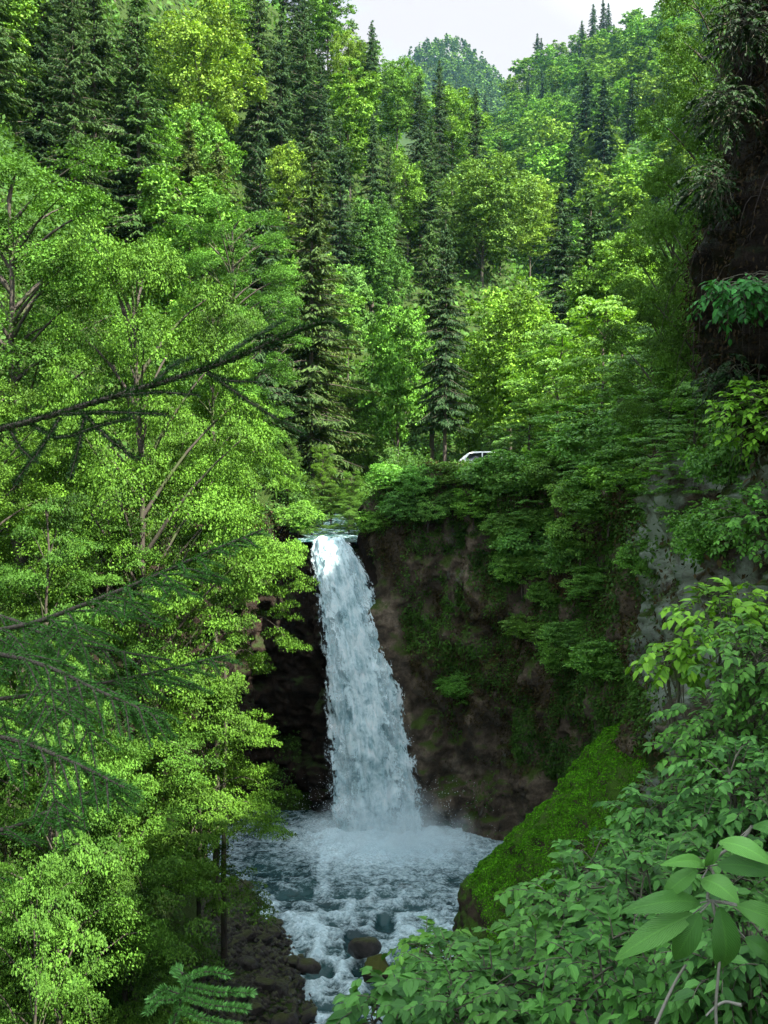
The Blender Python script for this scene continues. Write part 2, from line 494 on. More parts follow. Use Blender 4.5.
def cliff_surface():
    pts = np.array(PATH, float)
    d = np.r_[0, np.cumsum(np.linalg.norm(np.diff(pts, axis=0), axis=1))]
    n = 620
    s = np.linspace(0, d[-1], n)
    x = np.interp(s, d, pts[:, 0])
    y = np.interp(s, d, pts[:, 1])
    ker = np.hanning(17)
    ker /= ker.sum()
    sm = lambda a: np.convolve(np.pad(a, 8, 'edge'), ker, 'valid')
    x, y = sm(x), sm(y)
    top, bot = sm(np.interp(s, d, TOPZ)), sm(np.interp(s, d, BOTZ))
    tang = nrm(np.stack([np.gradient(x), np.gradient(y)], -1))
    nx, ny = tang[:, 1], -tang[:, 0]            # to the right of travel = into the gorge
    nz = 190
    t = np.linspace(0, 1.14, nz)
    tt = np.clip(t, 0, 1)
    back = (np.clip(t - 1, 0, 1) * 30)[None] * (1 - 0.93 * ((x > -8) & (x < -3.3) & (y > 50)))[:, None]   # the crown bends back over the bank
    Z = bot[:, None] + (top - bot)[:, None] * tt[None] + back * (0.10 + 0.05 * (x < -1)[:, None])
    belly = np.sin(tt * np.pi)[None] * 0.0
    # overhang: the wall leans back under, most at the plunge pool
    cave = np.exp(-((x + 5.6) / 2.6) ** 2) * (y > 48)
    off = -np.power(1 - tt, 1.3)[None] * (0.3 + 1.0 * cave)[:, None] - back  + belly
    Px = x[:, None] + nx[:, None] * off
    Py = y[:, None] + ny[:, None] * off
    p = np.stack([Px, Py, Z], -1)
    disp = 0.8 * fbm(p * 0.4, 4) + 0.42 * ridged(p * np.array([0.75, 0.75, 0.4]), 4) + 0.30 * ridged(p * 1.5 + 4, 4) + 0.12 * fbm(p * 4.2, 3)
    cell = fbm(p * np.array([0.9, 0.9, 0.6]) + 21, 2) * 5
    disp += 0.22 * (np.floor(cell) + np.clip((cell - np.floor(cell) - .8) / .2, 0, 1))
    # rough horizontal ledges
    disp += 0.10 * (np.abs(((Z * 0.42 + 0.6 * fbm(p * 0.3, 2)) % 1) - 0.5) - 0.25)
    fallw = np.exp(-((x + 2.7) / 1.1) ** 2)[:, None] * (np.clip(t, 0, 1.2)[None] > 0.8) * (y > 50)[:, None]
    disp = disp * (1 - 0.6 * np.exp(-((x - 0.2) / 1.5) ** 2) * (y > 50))[:, None]
    disp = disp * (1 - 0.85 * fallw)
    p[..., 0] += nx[:, None] * disp
    p[..., 1] += ny[:, None] * disp
    return p


CL = cliff_surface()
NRC = CL.shape


def sheet(name, p, mat, label, cat='cliff'):
    me = build_mesh(name, p.reshape(-1, 3), grid_faces(p.shape[0], p.shape[1]), mat, True)
    o = obj(name, me)
    return tag(o, label, cat, kind='structure')


i1 = int(np.argmin(np.abs(CL[:, 60, 0] + 0.8) + np.abs(CL[:, 60, 1] - 52)))
i2 = int(np.argmin(np.abs(CL[:, 100, 1] - 33.5) + 10 * (CL[:, 100, 0] < 5)))
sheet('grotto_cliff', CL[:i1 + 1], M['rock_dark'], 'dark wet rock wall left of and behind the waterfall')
sheet('gorge_cliff', CL[i1:i2 + 1], M['rock'], 'brown mossy rock wall right of the waterfall')
sheet('lichen_cliff', CL[i2:], M['rock_lichen'], 'grey lichen covered rock wall at the right behind the leafy shrubs')


def scatter_on(p, n, rng, mask=None):
    """random points and normals on a grid surface"""
    a, b, c = p[:-1, :-1], p[1:, :-1], p[:-1, 1:]
    nor = np.cross(b - a, c - a)
    ar = np.linalg.norm(nor, axis=-1)
    w = ar * (mask if mask is not None else 1)
    w = w.ravel() / w.sum()
    k = rng.choice(len(w), n, p=w)
    i, j = np.unravel_index(k, ar.shape)
    u, v = rng.random((2, n, 1))
    q = a[i, j] + (b[i, j] - a[i, j]) * u + (c[i, j] - a[i, j]) * v
    return q, nrm(nor[i, j]), i, j


def cliff_plants():
    rng = np.random.default_rng(5)
    c = (CL[:-1, :-1] + CL[1:, 1:]) / 2
    m = fbm(c * 0.42 + 3, 4)
    zrel = np.linspace(0, 1.14, NRC[1])[:-1][None, :]
    # green mats on ledges, upper walls and right-hand walls
    dens = np.clip((m + 0.10 + 0.35 * (zrel > 0.75)) * 3.0, 0, 1.2)
    dens = np.clip(dens + 0.55 * ((c[..., 0] > 5.5) & (c[..., 1] > 24)) * np.clip(zrel * 2.2, 0, 1), 0, 1.3)
    dens = np.clip(dens + 0.6 * ((c[..., 0] > -0.6) & (c[..., 1] > 24) & (c[..., 2] > 6.5)), 0, 1.3)
    dens *= (c[..., 0] > -0.7) | (zrel > 0.93)
    cpx, cpy = c[..., 0] / c[..., 1] * F + 384, 512 + (EYE - c[..., 2]) / c[..., 1] * F
    lane = (c[..., 1] > 49.5) & (cpx > np.interp(cpy, FPY, FL) - 10) & (cpx < np.interp(cpy, FPY, FR) + 14) & (cpy > 528)
    nofall = ~lane & ~((np.abs(c[..., 0] + 2.7) < 1.6) & (c[..., 1] > 50))
    dens *= nofall
    dens *= np.where((c[..., 1] < 33) & (c[..., 2] < 17.2), 0.3, 1)
    dens *= np.where((c[..., 1] > 45) & (zrel < 0.25), 0.05, 1)
    for name, mat, shift, n, lab in (('cliff_greenery', M['cover'], 0, 260000, 'low green plants and moss growing over the rock walls'),
                                     ('cliff_withered_plants', M['dry'], 40, 100000, 'brown withered plants hanging on the rock walls')):
        m2 = np.clip(fbm(c * 0.6 + shift, 4) * 2.5 + 0.35, 0, 1)
        q, nn, i, j = scatter_on(CL, n, rng, dens * m2)
        nn = np.where((nn[:, :1] * -1 + nn[:, 1:2] * -1) < 0, -nn, nn)
        acc = Acc()
        r = rng.normal(size=(n, 3))
        d = nrm(nn * 0.6 + np.array([0, 0, -0.7]) + 0.6 * r)
        ln = rng.uniform(0.06, 0.19, n)
        thick = np.clip(fbm(q * 0.9 + 50, 3) + .25, 0.04, 1)[:, None]
        stamp(acc, DIAMOND, q + nn * (0.05 + 0.75 * thick * rng.random((n, 1))) + 0.06 * r, d, nrm(nn + np.array([0, 0, .5]) + 0.5 * rng.normal(size=(n, 3))), ln, ln * rng.uniform(.35, .6, n))
        tag(obj(name, acc.mesh(name, mat)), lab, 'plants', kind='stuff')


cliff_plants()


# ------------------------------------------------------------------ generators for trees
def gen_broadleaf(seed, H, cb, R, nb, spb, lps, ls, flat=0.28, peak=0.4, jit=0.5, trunk_r=0.2, spray=0.17, droop=0.55, lean=0.0):
    rng = np.random.default_rng(seed)
    wood, leaf = Acc(), Acc()
    n = 14
    hz = np.linspace(-0.6, H * 0.97, n)
    w = np.cumsum(rng.normal(0, 0.12, (n, 2)), axis=0) * (hz / H)[:, None].clip(0, 1)
    tp = np.column_stack([w[:, 0] + lean * (hz / H) ** 2 * H, w[:, 1], hz])
    tr = trunk_r * (1 - 0.93 * (hz / H).clip(0, 1)) + 0.012
    tr[0] *= 1.5
    wood.add(*tube(tp, tr, 8))
    cent, rad, outw = [], [], []
    for i in range(nb):
        u = (i + rng.random()) / nb
        h = cb + (H * 0.96 - cb) * u
        prof = math.sqrt(max(0.02, 1 - ((u - peak) / (1 - peak)) ** 2)) if u > peak else 0.62 + 0.38 * u / peak
        L = R * prof * rng.uniform(0.66, 1.14)
        az = i * 2.399 + rng.normal(0, 0.35)
        el = math.radians(np.interp(u, [0, 0.5, 1], [2, 22, 62]) + rng.normal(0, 8))
        o = np.array([np.interp(h, hz, tp[:, 0]), np.interp(h, hz, tp[:, 1]), h])
        dr = np.array([math.cos(az), math.sin(az), 0])
        sd = np.array([-dr[1], dr[0], 0])
        t = np.linspace(0, 1, 6)
        bend = rng.normal(0, 0.14) * L

        def curve(t):
            t = np.asarray(t)[:, None]
            return o + dr * (L * math.cos(el) * t) + sd * bend * t ** 2 + np.array([0, 0, 1]) * (L * math.sin(el) * t + L * 0.10 * np.sin(t * 3) - L * droop * 0.35 * t ** 3)
        wood.add(*tube(curve(t), (trunk_r * 0.34 * (1 - u * 0.6)) * (1 - 0.85 * t), 4))
        m = max(3, int(spb * (L / R) ** 1.2 + rng.random()))
        ts = rng.random(m) ** 0.65 * 0.78 + 0.27
        c = curve(ts) + sd * rng.normal(0, 0.26, (m, 1)) * L * ts[:, None] + np.array([0, 0, 1]) * rng.normal(0, 0.05, (m, 1)) * L
        cent.append(c)
        rad.append(rng.uniform(0.6, 1.15, m) * R * spray * (0.65 + 0.35 * L / R))
        outw.append(np.repeat(dr[None], m, 0))
    cent, rad, outw = np.concatenate(cent), np.concatenate(rad), np.concatenate(outw)
    k = len(cent)
    cnt = np.maximum(4, (lps * (rad / rad.mean()) ** 1.6).astype(int))
    ii = np.repeat(np.arange(k), cnt)
    N = len(ii)
    a = rng.random(N) * 2 * np.pi
    rr = np.sqrt(rng.random(N)) * rad[ii]
    ov = outw[ii]
    sv = np.column_stack([-ov[:, 1], ov[:, 0], np.zeros(N)])
    dx, dy = rr * np.cos(a) * 1.2, rr * np.sin(a) * 0.9
    dz = rng.normal(0, 1, N) * flat * rad[ii] * (1 - 0.5 * rr / rad[ii]) - 0.32 * rr ** 2 / rad[ii]
    c = cent[ii] + ov * dx[:, None] + sv * dy[:, None]
    c[:, 2] += dz
    nor = np.array([0, 0, 1.0]) + ov * 0.45 + jit * rng.normal(size=(N, 3))
    d = ov * 0.7 + sv * np.sin(a)[:, None] * 0.6 + rng.normal(0, 0.55, (N, 3)) + np.array([0, 0, -0.35])
    l = ls * rng.uniform(0.65, 1.3, N)
    stamp(leaf, DIAMOND, c, d, nrm(nor), l, l * rng.uniform(0.55, 0.8, N))
    return wood, leaf


def gen_dome(seed, H, cb, R, nl, ncl, lpc, ls, lobe=0.36, jit=0.45, trunk_r=0.22, flat=0.75):
    """broadleaf crown of many overlapping leafy lobes carried on limbs"""
    rng = np.random.default_rng(seed)
    wood, leaf = Acc(), Acc()
    n = 12
    hz = np.linspace(-0.6, H * 0.86, n)
    w = np.cumsum(rng.normal(0, 0.13, (n, 2)), axis=0) * (hz / H)[:, None].clip(0, 1)
    tp = np.column_stack([w, hz])
    wood.add(*tube(tp, trunk_r * (1 - 0.9 * (hz / H).clip(0, 1)), 8))
    hh = (H - cb) / 2
    C, D, N = [], [], []
    for i in range(nl):
        u = (i + 0.5) / nl
        zz = -0.85 + 1.72 * u
        ph = i * 2.399 + rng.normal(0, .25)
        rho = math.sqrt(max(0.0, 1 - zz * zz * .95)) * (rng.uniform(0.55, 0.86) if i % 4 else rng.uniform(.15, .4))
        if zz < 0:
            rho *= 1 + 0.12 * zz
        lr = R * lobe * rng.uniform(0.75, 1.25) * (1 - .25 * abs(zz))
        c = np.array([math.cos(ph) * rho * R, math.sin(ph) * rho * R, cb + hh + zz * (hh - lr * .5)]) + rng.normal(0, .05, 3) * R
        cax = np.array([np.interp(c[2] - 1, hz, tp[:, 0]), np.interp(c[2] - 1, hz, tp[:, 1]), 0])
        c[:2] += cax[:2]
        hb = max(cb * .7, c[2] - math.hypot(c[0], c[1]) * rng.uniform(.5, .9) - .5)
        o = np.array([np.interp(hb, hz, tp[:, 0]), np.interp(hb, hz, tp[:, 1]), hb])
        t = np.linspace(0, 1, 5)[:, None]
        wood.add(*tube(o + (c - o) * t + np.array([0, 0, .25]) * np.sin(t * 3.14), trunk_r * .35 * (1 - .8 * t[:, 0]), 4))
        m = max(6, int(ncl * (lr / (R * lobe)) ** 2))
        v = nrm(rng.normal(size=(m, 3)) + np.array([c[0], c[1], 0]) / R * .55 + np.array([0, 0, .4]))
        q = c + v * lr * rng.uniform(.6, 1.12, (m, 1)) * np.array([1, 1, flat])
        cr = lr * rng.uniform(.2, .36, m)
        k = rng.poisson(lpc, m) + 2
        ii = np.repeat(np.arange(m), k)
        K = len(ii)
        g = nrm(rng.normal(size=(K, 3))) * rng.random((K, 1)) ** .5 * cr[ii][:, None] * np.array([1.15, 1.15, .5])
        C.append(q[ii] + g - np.array([0, 0, .25]) * (np.hypot(g[:, 0], g[:, 1]) ** 2 / cr[ii])[:, None])
        ov = v[ii]
        D.append(ov * .5 + nrm(g) * .6 + rng.normal(0, .5, (K, 3)) + np.array([0, 0, -.4]))
        N.append(ov * .65 + np.array([0, 0, .75]) + jit * rng.normal(size=(K, 3)))
    C, D, N = map(np.concatenate, (C, D, N))
    l = ls * rng.uniform(.65, 1.3, len(C))
    stamp(leaf, DIAMOND, C, D, nrm(N), l, l * rng.uniform(.6, .85, len(C)))
    return wood, leaf


def gen_spruce(seed, H, cb, R, step, per, dens, ql, qw, shag=1.0, trunk_r=0.24):
    rng = np.random.default_rng(seed)
    wood, leaf = Acc(), Acc()
    hz = np.linspace(-0.6, H, 12)
    tp = np.column_stack([np.cumsum(rng.normal(0, 0.03, 12)), np.cumsum(rng.normal(0, 0.03, 12)), hz])
    wood.add(*tube(tp, trunk_r * (1 - 0.96 * (hz / H).clip(0, 1)) + 0.01, 7))
    C, D, NN, LL = [], [], [], []
    h = cb
    while h < H - 0.15:
        u = (h - cb) / (H - cb)
        base = R * ((1 - u) ** 0.8) * (0.72 + 0.28 * min(1, u / 0.12)) + 0.12
        ph = rng.random() * 6.28
        for b in range(per):
            if rng.random() < 0.10:
                continue
            az = ph + b * 2 * np.pi / per + rng.normal(0, 0.3)
            L = base * rng.uniform(0.5, 1.22) * (1 + 0.22 * math.sin(az + seed) * math.sin(h * .8 + seed))
            dr = np.array([math.cos(az), math.sin(az), 0])
            sd = np.array([-dr[1], dr[0], 0])
            sag = shag * rng.uniform(0.25, 0.6) * (1 - 0.75 * u ** 2)
            up = 0.10 + 0.7 * u ** 3
            hb = h + rng.normal(0, 0.32)
            cu = lambda t: np.array([np.interp(hb, hz, tp[:, 0]), np.interp(hb, hz, tp[:, 1]), hb]) + dr * (L * t)[:, None] + np.array([0, 0, 1]) * (L * (up * t - sag * t ** 1.5 + 0.22 * sag * t ** 4))[:, None]
            if L > 0.9:
                tt = np.linspace(0, 1, 4)
                wood.add(*tube(cu(tt), 0.035 * (1 - 0.8 * tt) * (1 + L / 6), 3))
            m = max(4, int(L * dens))
            t = np.clip(rng.random(m) ** 0.75, 0.06, 1.02)
            s = np.where(rng.random(m) < 0.5, 1, -1)
            wdt = (0.30 * L * (1 - t) + 0.10) * rng.random(m)
            c = cu(t) + sd * (s * wdt)[:, None]
            c[:, 2] -= wdt * 0.45 + rng.random(m) * 0.12
            C.append(c)
            D.append(dr * 0.75 + sd * (s * 0.6)[:, None] + np.array([0, 0, -1]) * rng.uniform(0.15, 1.0, m)[:, None] * shag + rng.normal(0, 0.2, (m, 3)))
            NN.append(np.array([0, 0, 1.0]) + dr * 0.5 + rng.normal(0, 0.45, (m, 3)))
            LL.append(ql * rng.uniform(0.6, 1.3, m) * (0.65 + 0.35 * (1 - u)))
        h += step * rng.uniform(0.75, 1.25) * (0.55 + 0.45 * (1 - u))
    C, D, NN, LL = map(np.concatenate, (C, D, NN, LL))
    stamp(leaf, DIAMOND, C, D, nrm(NN), LL, LL * qw)
    return wood, leaf


T = {}
R0 = {}


def proto(key, gen, bark, leafm, **kw):
    w, l = gen(**kw)
    T.setdefault(key, []).append((w.mesh(key + '_trunk', bark, True), l.mesh(key + '_crown', leafm), kw['H']))
    R0[key] = kw['R']


def proto_one(key, gen, bark, leafm, **kw):
    w, l = gen(**kw)
    a = Acc()
    for src, mi in ((w, 0), (l, 1)):
        base = a.n
        a.v += src.v
        a.uv += src.uv
        for k in src.f:
            a.f.setdefault(k, []).extend([f + base for f in src.f[k]])
            a.m.setdefault(k, []).extend([np.full(len(f), mi) for f in src.f[k]])
        a.n += src.n
    T.setdefault(key, []).append((a.mesh(key, [bark, leafm]), None, kw['H']))


for s in range(3):
    proto('near', gen_broadleaf, M['bark'], M['leaf'], seed=20 + s, H=21, cb=3.5 + s, R=4.8, nb=54, spb=13, lps=215, ls=0.082, spray=0.145, peak=0.35, flat=.15)
for s in range(2):
    proto('full', gen_dome, M['bark'], M['leaf'], seed=25 + s, H=20, cb=2.0, R=5.0, nl=60, ncl=72, lpc=40, ls=0.086, lobe=.25, flat=.5)
proto('high', gen_broadleaf, M['bark'], M['leaf'], seed=33, H=15, cb=8.6, R=3.4, nb=34, spb=13, lps=215, ls=0.078, spray=0.165, flat=0.11, peak=0.3, jit=0.4, trunk_r=0.15, droop=.8)
for s in range(2):
    proto('slim', gen_broadleaf, M['bark'], M['leaf'], seed=30 + s, H=15, cb=2.0, R=3.4, nb=40, spb=13, lps=215, ls=0.078, spray=0.165, flat=0.11, peak=0.3, jit=0.4, trunk_r=0.15)
proto('tier', gen_broadleaf, M['bark'], M['leaf'], seed=47, H=9, cb=3.9, R=3.8, nb=36, spb=14, lps=200, ls=0.078, spray=0.15, flat=0.10, peak=0.25, jit=0.33, trunk_r=0.12, droop=.8)
for s in range(2):
    proto('layer', gen_broadleaf, M['bark'], M['leaf'], seed=40 + s, H=9, cb=1.0, R=3.8, nb=40, spb=13, lps=185, ls=0.078, spray=0.15, flat=0.11, peak=0.25, jit=0.35, trunk_r=0.12)
for s in range(2):
    proto('shade', gen_broadleaf, M['bark_dark'], M['leaf_shade'], seed=50 + s, H=9, cb=1.2, R=3.8, nb=34, spb=10, lps=60, ls=0.19, spray=0.16, flat=0.10, peak=0.3, jit=0.3, trunk_r=0.12)
for s in range(3):
    proto('bush', gen_dome, M['bark_dark'], M['leaf_shade'], seed=55 + s, H=3, cb=0.1, R=1.8, nl=18, ncl=44, lpc=13, ls=0.13, lobe=.42, trunk_r=0.05, flat=.6)
for s in range(4):
    proto('mid', gen_dome, M['bark'], M['leaf'], seed=60 + s, H=20, cb=[3, 5, 2.5, 3][s], R=[6.2, 5.4, 4.8, 6.4][s], nl=[34, 30, 32, 36][s], ncl=58, lpc=15, ls=0.32, lobe=[.36, .38, .36, .34][s])
for s in range(4):
    proto('spruce', gen_spruce, M['bark_dark'], M['needle'], seed=80 + s, H=27, cb=[3.0, 6.5, 4, 2][s], R=[4.4, 4.0, 4.2, 4.9][s], step=0.55, per=6, dens=26, ql=0.55, qw=0.28, shag=[1, 1.3, 1.1, 0.9][s])
for s in range(4):
    proto_one('farleaf', gen_dome, M['bark'], M['leaf_far'], seed=100 + s, H=18, cb=2, R=[6.4, 5.6, 6.8, 6.0][s], nl=20, ncl=26, lpc=7, ls=0.85, lobe=.4)
for s in range(4):
    proto_one('farspruce', gen_spruce, M['bark_dark'], M['needle'], seed=120 + s, H=26, cb=2, R=[4.2, 3.8, 4.6, 4.0][s], step=1.0, per=7, dens=9, ql=1.1, qw=0.4)


def plant(name, key, var, x, y, H, w, label, cat, group, tint, rz=None, z=None):
    tm, cm, H0 = T[key][var % len(T[key])]
    gz = g1(x, y) if z is None else z
    s = H / H0
    rz = random.uniform(0, 6.28) if rz is None else rz
    sc = (s * w, s * w, s)
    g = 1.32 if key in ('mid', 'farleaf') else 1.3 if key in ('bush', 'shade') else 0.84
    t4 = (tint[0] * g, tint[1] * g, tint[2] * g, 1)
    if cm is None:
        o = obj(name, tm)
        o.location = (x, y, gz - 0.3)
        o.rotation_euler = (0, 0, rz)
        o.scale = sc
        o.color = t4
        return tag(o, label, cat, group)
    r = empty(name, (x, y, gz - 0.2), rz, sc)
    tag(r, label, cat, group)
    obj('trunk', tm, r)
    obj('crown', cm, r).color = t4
    return r


def solve(px, pyt, H, lo, hi):
    ys = np.linspace(lo, hi, 900)
    x = (px - 384) / F * ys
    zt = EYE + (512 - pyt) / F * ys
    f = zt - ground(x, ys) - H
    sg = np.where(np.sign(f[:-1]) != np.sign(f[1:]))[0]
    if len(sg):
        return ys[sg[0]]
    k = int(np.argmin(np.abs(f)))
    if abs(f[k]) > 3:
        print('SOLVE miss', px, pyt, H, 'Y', round(ys[k], 1), 'off', round(f[k], 1))
    return ys[k]


ORD = ['leftmost', 'second from the left', 'third from the left', 'fourth from the left', 'fifth from the left', 'sixth from the left', 'seventh from the left', 'eighth from the left',
       'ninth from the left', 'tenth from the left', 'eleventh from the left', 'twelfth from the left', 'thirteenth from the left', 'fourteenth from the left', 'fifteenth from the left', 'sixteenth from the left',
       'seventeenth from the left', 'eighteenth from the left', 'nineteenth from the left', 'twentieth from the left']
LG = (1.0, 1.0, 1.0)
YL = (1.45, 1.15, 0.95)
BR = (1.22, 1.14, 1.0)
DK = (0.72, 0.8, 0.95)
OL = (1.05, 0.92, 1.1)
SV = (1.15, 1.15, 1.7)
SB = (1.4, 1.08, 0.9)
# px, py of top, height, kind, variant, width, tint, Ymin, Ymax, label
HILL = [
    (42, -70, 28, 'spruce', 0, 1.1, DK, 80, 180, 'tall dark spruce at the top left with a bare grey upper trunk'),
    (96, -55, 27, 'spruce', 1, 1.15, LG, 80, 180, 'dark spruce at the top left, second from the left edge'),
    (138, -25, 26, 'spruce', 2, 1.1, (1.1, 1.2, 1), 80, 180, 'greener spruce touching the left side of the bright yellow-green broadleaf'),
    (-2, -45, 19, 'mid', 0, 1.0, BR, 70, 160, 'bright broadleaf at the top left corner of the slope'),
    (6, 55, 15, 'mid', 1, 0.9, BR, 60, 150, 'rounded bright broadleaf on the left edge below the dark spruces'),
    (70, 62, 22, 'spruce', 3, 0.9, (1.3, 1.1, 1), 60, 150, 'short olive spruce in front of the dark spruces at the top left'),
    (118, 70, 23, 'spruce', 0, 0.9, DK, 60, 150, 'dark slender spruce behind the top of the big near left tree'),
    (204, 2, 20, 'mid', 3, 1.02, YL, 70, 170, 'large sunlit yellow-green broadleaf high on the left slope'),
    (232, -22, 18, 'mid', 2, 0.9, BR, 80, 190, 'green broadleaf behind the large yellow-green one'),
    (258, -25, 28, 'spruce', 1, 1.0, LG, 80, 190, 'tall spruce just right of the large yellow-green broadleaf'),
    (281, 12, 27, 'spruce', 2, 1.0, DK, 80, 190, 'dark spruce between two lighter spruces high on the left slope'),
    (304, -12, 27, 'spruce', 0, 0.95, (1.0, 1.1, 1.1), 90, 200, 'spruce whose top leaves the frame above the sunlit round broadleaf'),
    (322, 42, 26, 'spruce', 3, 0.85, DK, 80, 190, 'dark spruce close against the left of the sunlit round broadleaf'),
    (328, -22, 17, 'mid', 1, 0.95, LG, 100, 210, 'rounded broadleaf on the skyline left of the patch of sky'),
    (348, 26, 15, 'mid', 0, 0.72, YL, 100, 210, 'small yellow broadleaf just below the skyline beside the pointed spruce'),
    (371, 20, 22, 'spruce', 1, 1.0, (0.85, 1, 1.2), 100, 210, 'pointed spruce standing on the skyline at the left of the sky'),
    (350, 62, 20, 'mid', 2, 1.05, BR, 80, 180, 'sunlit round broadleaf with a dark forked trunk below the skyline spruce'),
    (397, 52, 17, 'mid', 3, 0.8, LG, 100, 220, 'broadleaf on the skyline right of the pointed spruce'),
    (288, 138, 17, 'mid', 1, 0.75, YL, 70, 150, 'small pale yellow-green broadleaf above the brownish tall spruce'),
    (262, 122, 24, 'spruce', 0, 0.9, DK, 70, 150, 'dark spruce left of the small pale yellow-green broadleaf'),
    (188, 120, 25, 'spruce', 2, 1.5, SB, 60, 140, 'brownish spruce below the large yellow-green broadleaf'),
    (216, 142, 24, 'spruce', 1, 1.4, SB, 60, 140, 'second brownish spruce, just right of its twin below the yellow-green broadleaf'),
    (240, 182, 19, 'full', 0, 0.95, (0.95, 1.15, 0.95), 50, 120, 'smooth bright green broadleaf left of the tall brownish spruce'),
    (311, 128, 29, 'spruce', 0, 1.05, (1.2, 1.1, 1), 70, 140, 'very tall spruce, upper one of the pair left of the valley middle'),
    (318, 205, 29, 'spruce', 3, 1.15, SB, 60, 125, 'tall brownish spruce behind the tip of the dark near branch'),
    (340, 118, 25, 'spruce', 2, 0.9, DK, 80, 170, 'dark spruce under the sunlit round broadleaf'),
    (372, 112, 26, 'spruce', 1, 0.95, DK, 80, 180, 'dark spruce in the gap right of the sunlit round broadleaf'),
    (388, 135, 24, 'spruce', 3, 0.8, LG, 80, 180, 'spruce left of the bright broadleaf with the pale bare twigs'),
    (370, 188, 17, 'mid', 0, 0.8, DK, 70, 160, 'dark bluish broadleaf in shade above the silvery tree'),  # dark bluish tint puts the shade into the crown colour
    (348, 258, 15, 'mid', 1, 0.72, SV, 60, 140, 'silvery grey-green broadleaf right of the tall brownish spruce'),
    (388, 236, 16, 'mid', 2, 0.7, DK, 70, 150, 'dark green broadleaf left of the slender valley spruce'),
    (420, 72, 26, 'spruce', 0, 1.0, DK, 90, 240, 'dark spruce below the far blue hill'),
    (452, 82, 18, 'mid', 1, 0.95, BR, 90, 240, 'bright broadleaf between dark spruces below the far blue hill'),
    (440, 60, 25, 'spruce', 1, 0.8, DK, 100, 260, 'thin dark spruce in front of the far blue hill'),
    (476, 88, 27, 'spruce', 2, 0.9, DK, 100, 260, 'dark spruce right of the bright broadleaf below the far blue hill'),
    (408, 148, 17, 'mid', 3, 0.75, BR, 70, 180, 'bright broadleaf in mid slope left of the olive rounded tree'),
    (432, 118, 24, 'spruce', 3, 0.9, (1, 1.1, 1), 80, 220, 'mid green spruce above the olive rounded tree'),
    (482, 148, 21, 'mid', 3, 1.12, OL, 80, 180, 'large olive rounded tree in the middle of the valley'),
    (445, 215, 20, 'spruce', 1, 0.9, DK, 70, 150, 'dark spruce in the shade below the olive rounded tree'),
    (530, 172, 18, 'mid', 0, 0.85, YL, 90, 220, 'yellow-green broadleaf right of the olive rounded tree'),
    (500, 135, 22, 'spruce', 0, 0.9, DK, 120, 260, 'blue-green spruce above the yellow-green broadleaf in mid valley'),
    (562, 178, 26, 'spruce', 1, 1.2, DK, 100, 250, 'dark tall spruce, left one of the pair in mid valley'),
    (590, 182, 27, 'spruce', 2, 1.3, (0.9, 1, 1), 100, 250, 'tall spruce, right one of the pair in mid valley'),
    (622, 226, 17, 'mid', 1, 0.95, BR, 80, 220, 'pale green broadleaf right of the pair of tall spruces'),
    (596, 260, 16, 'mid', 2, 0.8, LG, 70, 200, 'green broadleaf at the foot of the pair of tall spruces'),
]
PLACED = []
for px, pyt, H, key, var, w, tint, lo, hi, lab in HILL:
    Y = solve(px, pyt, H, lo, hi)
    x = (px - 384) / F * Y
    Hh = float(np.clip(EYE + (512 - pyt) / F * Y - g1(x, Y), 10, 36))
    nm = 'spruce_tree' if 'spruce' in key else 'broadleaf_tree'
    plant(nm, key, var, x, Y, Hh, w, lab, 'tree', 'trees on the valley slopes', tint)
    PLACED.append((x, Y))

# valley floor behind the fall
FLOOR = [
    (432, 222, 96, 'spruce', 1, 1.15, (1.2, 1.25, 1), 'slender spruce with a bare straight lower trunk left of the white car'),
    (398, 296, 80, 'mid', 1, 0.72, (1.0, 1.12, .95), 'layered bright broadleaf with two thin trunks left of the slender spruce'),
    (510, 272, 92, 'mid', 0, 0.9, (1.3, 1.2, .85), 'bright rounded broadleaf behind the white car'),
    (470, 330, 110, 'mid', 2, 0.7, BR, 'low bright broadleaf between the slender spruce and the rounded one'),
    (352, 372, 82, 'mid', 3, 0.72, LG, 'green broadleaf over the stream above the waterfall'),
    (548, 318, 80, 'mid', 2, 0.8, (1.1, 1.1, .9), 'green broadleaf right of the white car'),
    (322, 436, 66, 'full', 0, 0.8, (1.25, 1.2, .9), 'bright leafy bush tree directly above the brink of the waterfall'),
    (352, 462, 64, 'full', 1, 0.85, (1.1, 1.15, .9), 'green bush tree right above the brink beside the cliff top'),
    (288, 430, 60, 'full', 1, 0.85, LG, 'leafy tree on the left bank just above the brink'),
    (585, 330, 70, 'mid', 3, 0.72, (1.15, 1.1, .8), 'green sunlit broadleaf at the bend of the valley on the right'),
]
for px, pyt, Y, key, var, w, tint, lab in FLOOR:
    x = (px - 384) / F * Y
    H = EYE + (512 - pyt) / F * Y - g1(x, Y)
    nm = 'spruce_tree' if 'spruce' in key else 'broadleaf_tree'
    plant(nm, key, var, x, Y, H, w, lab, 'tree', 'trees on the valley floor', tint)
    PLACED.append((x, Y))

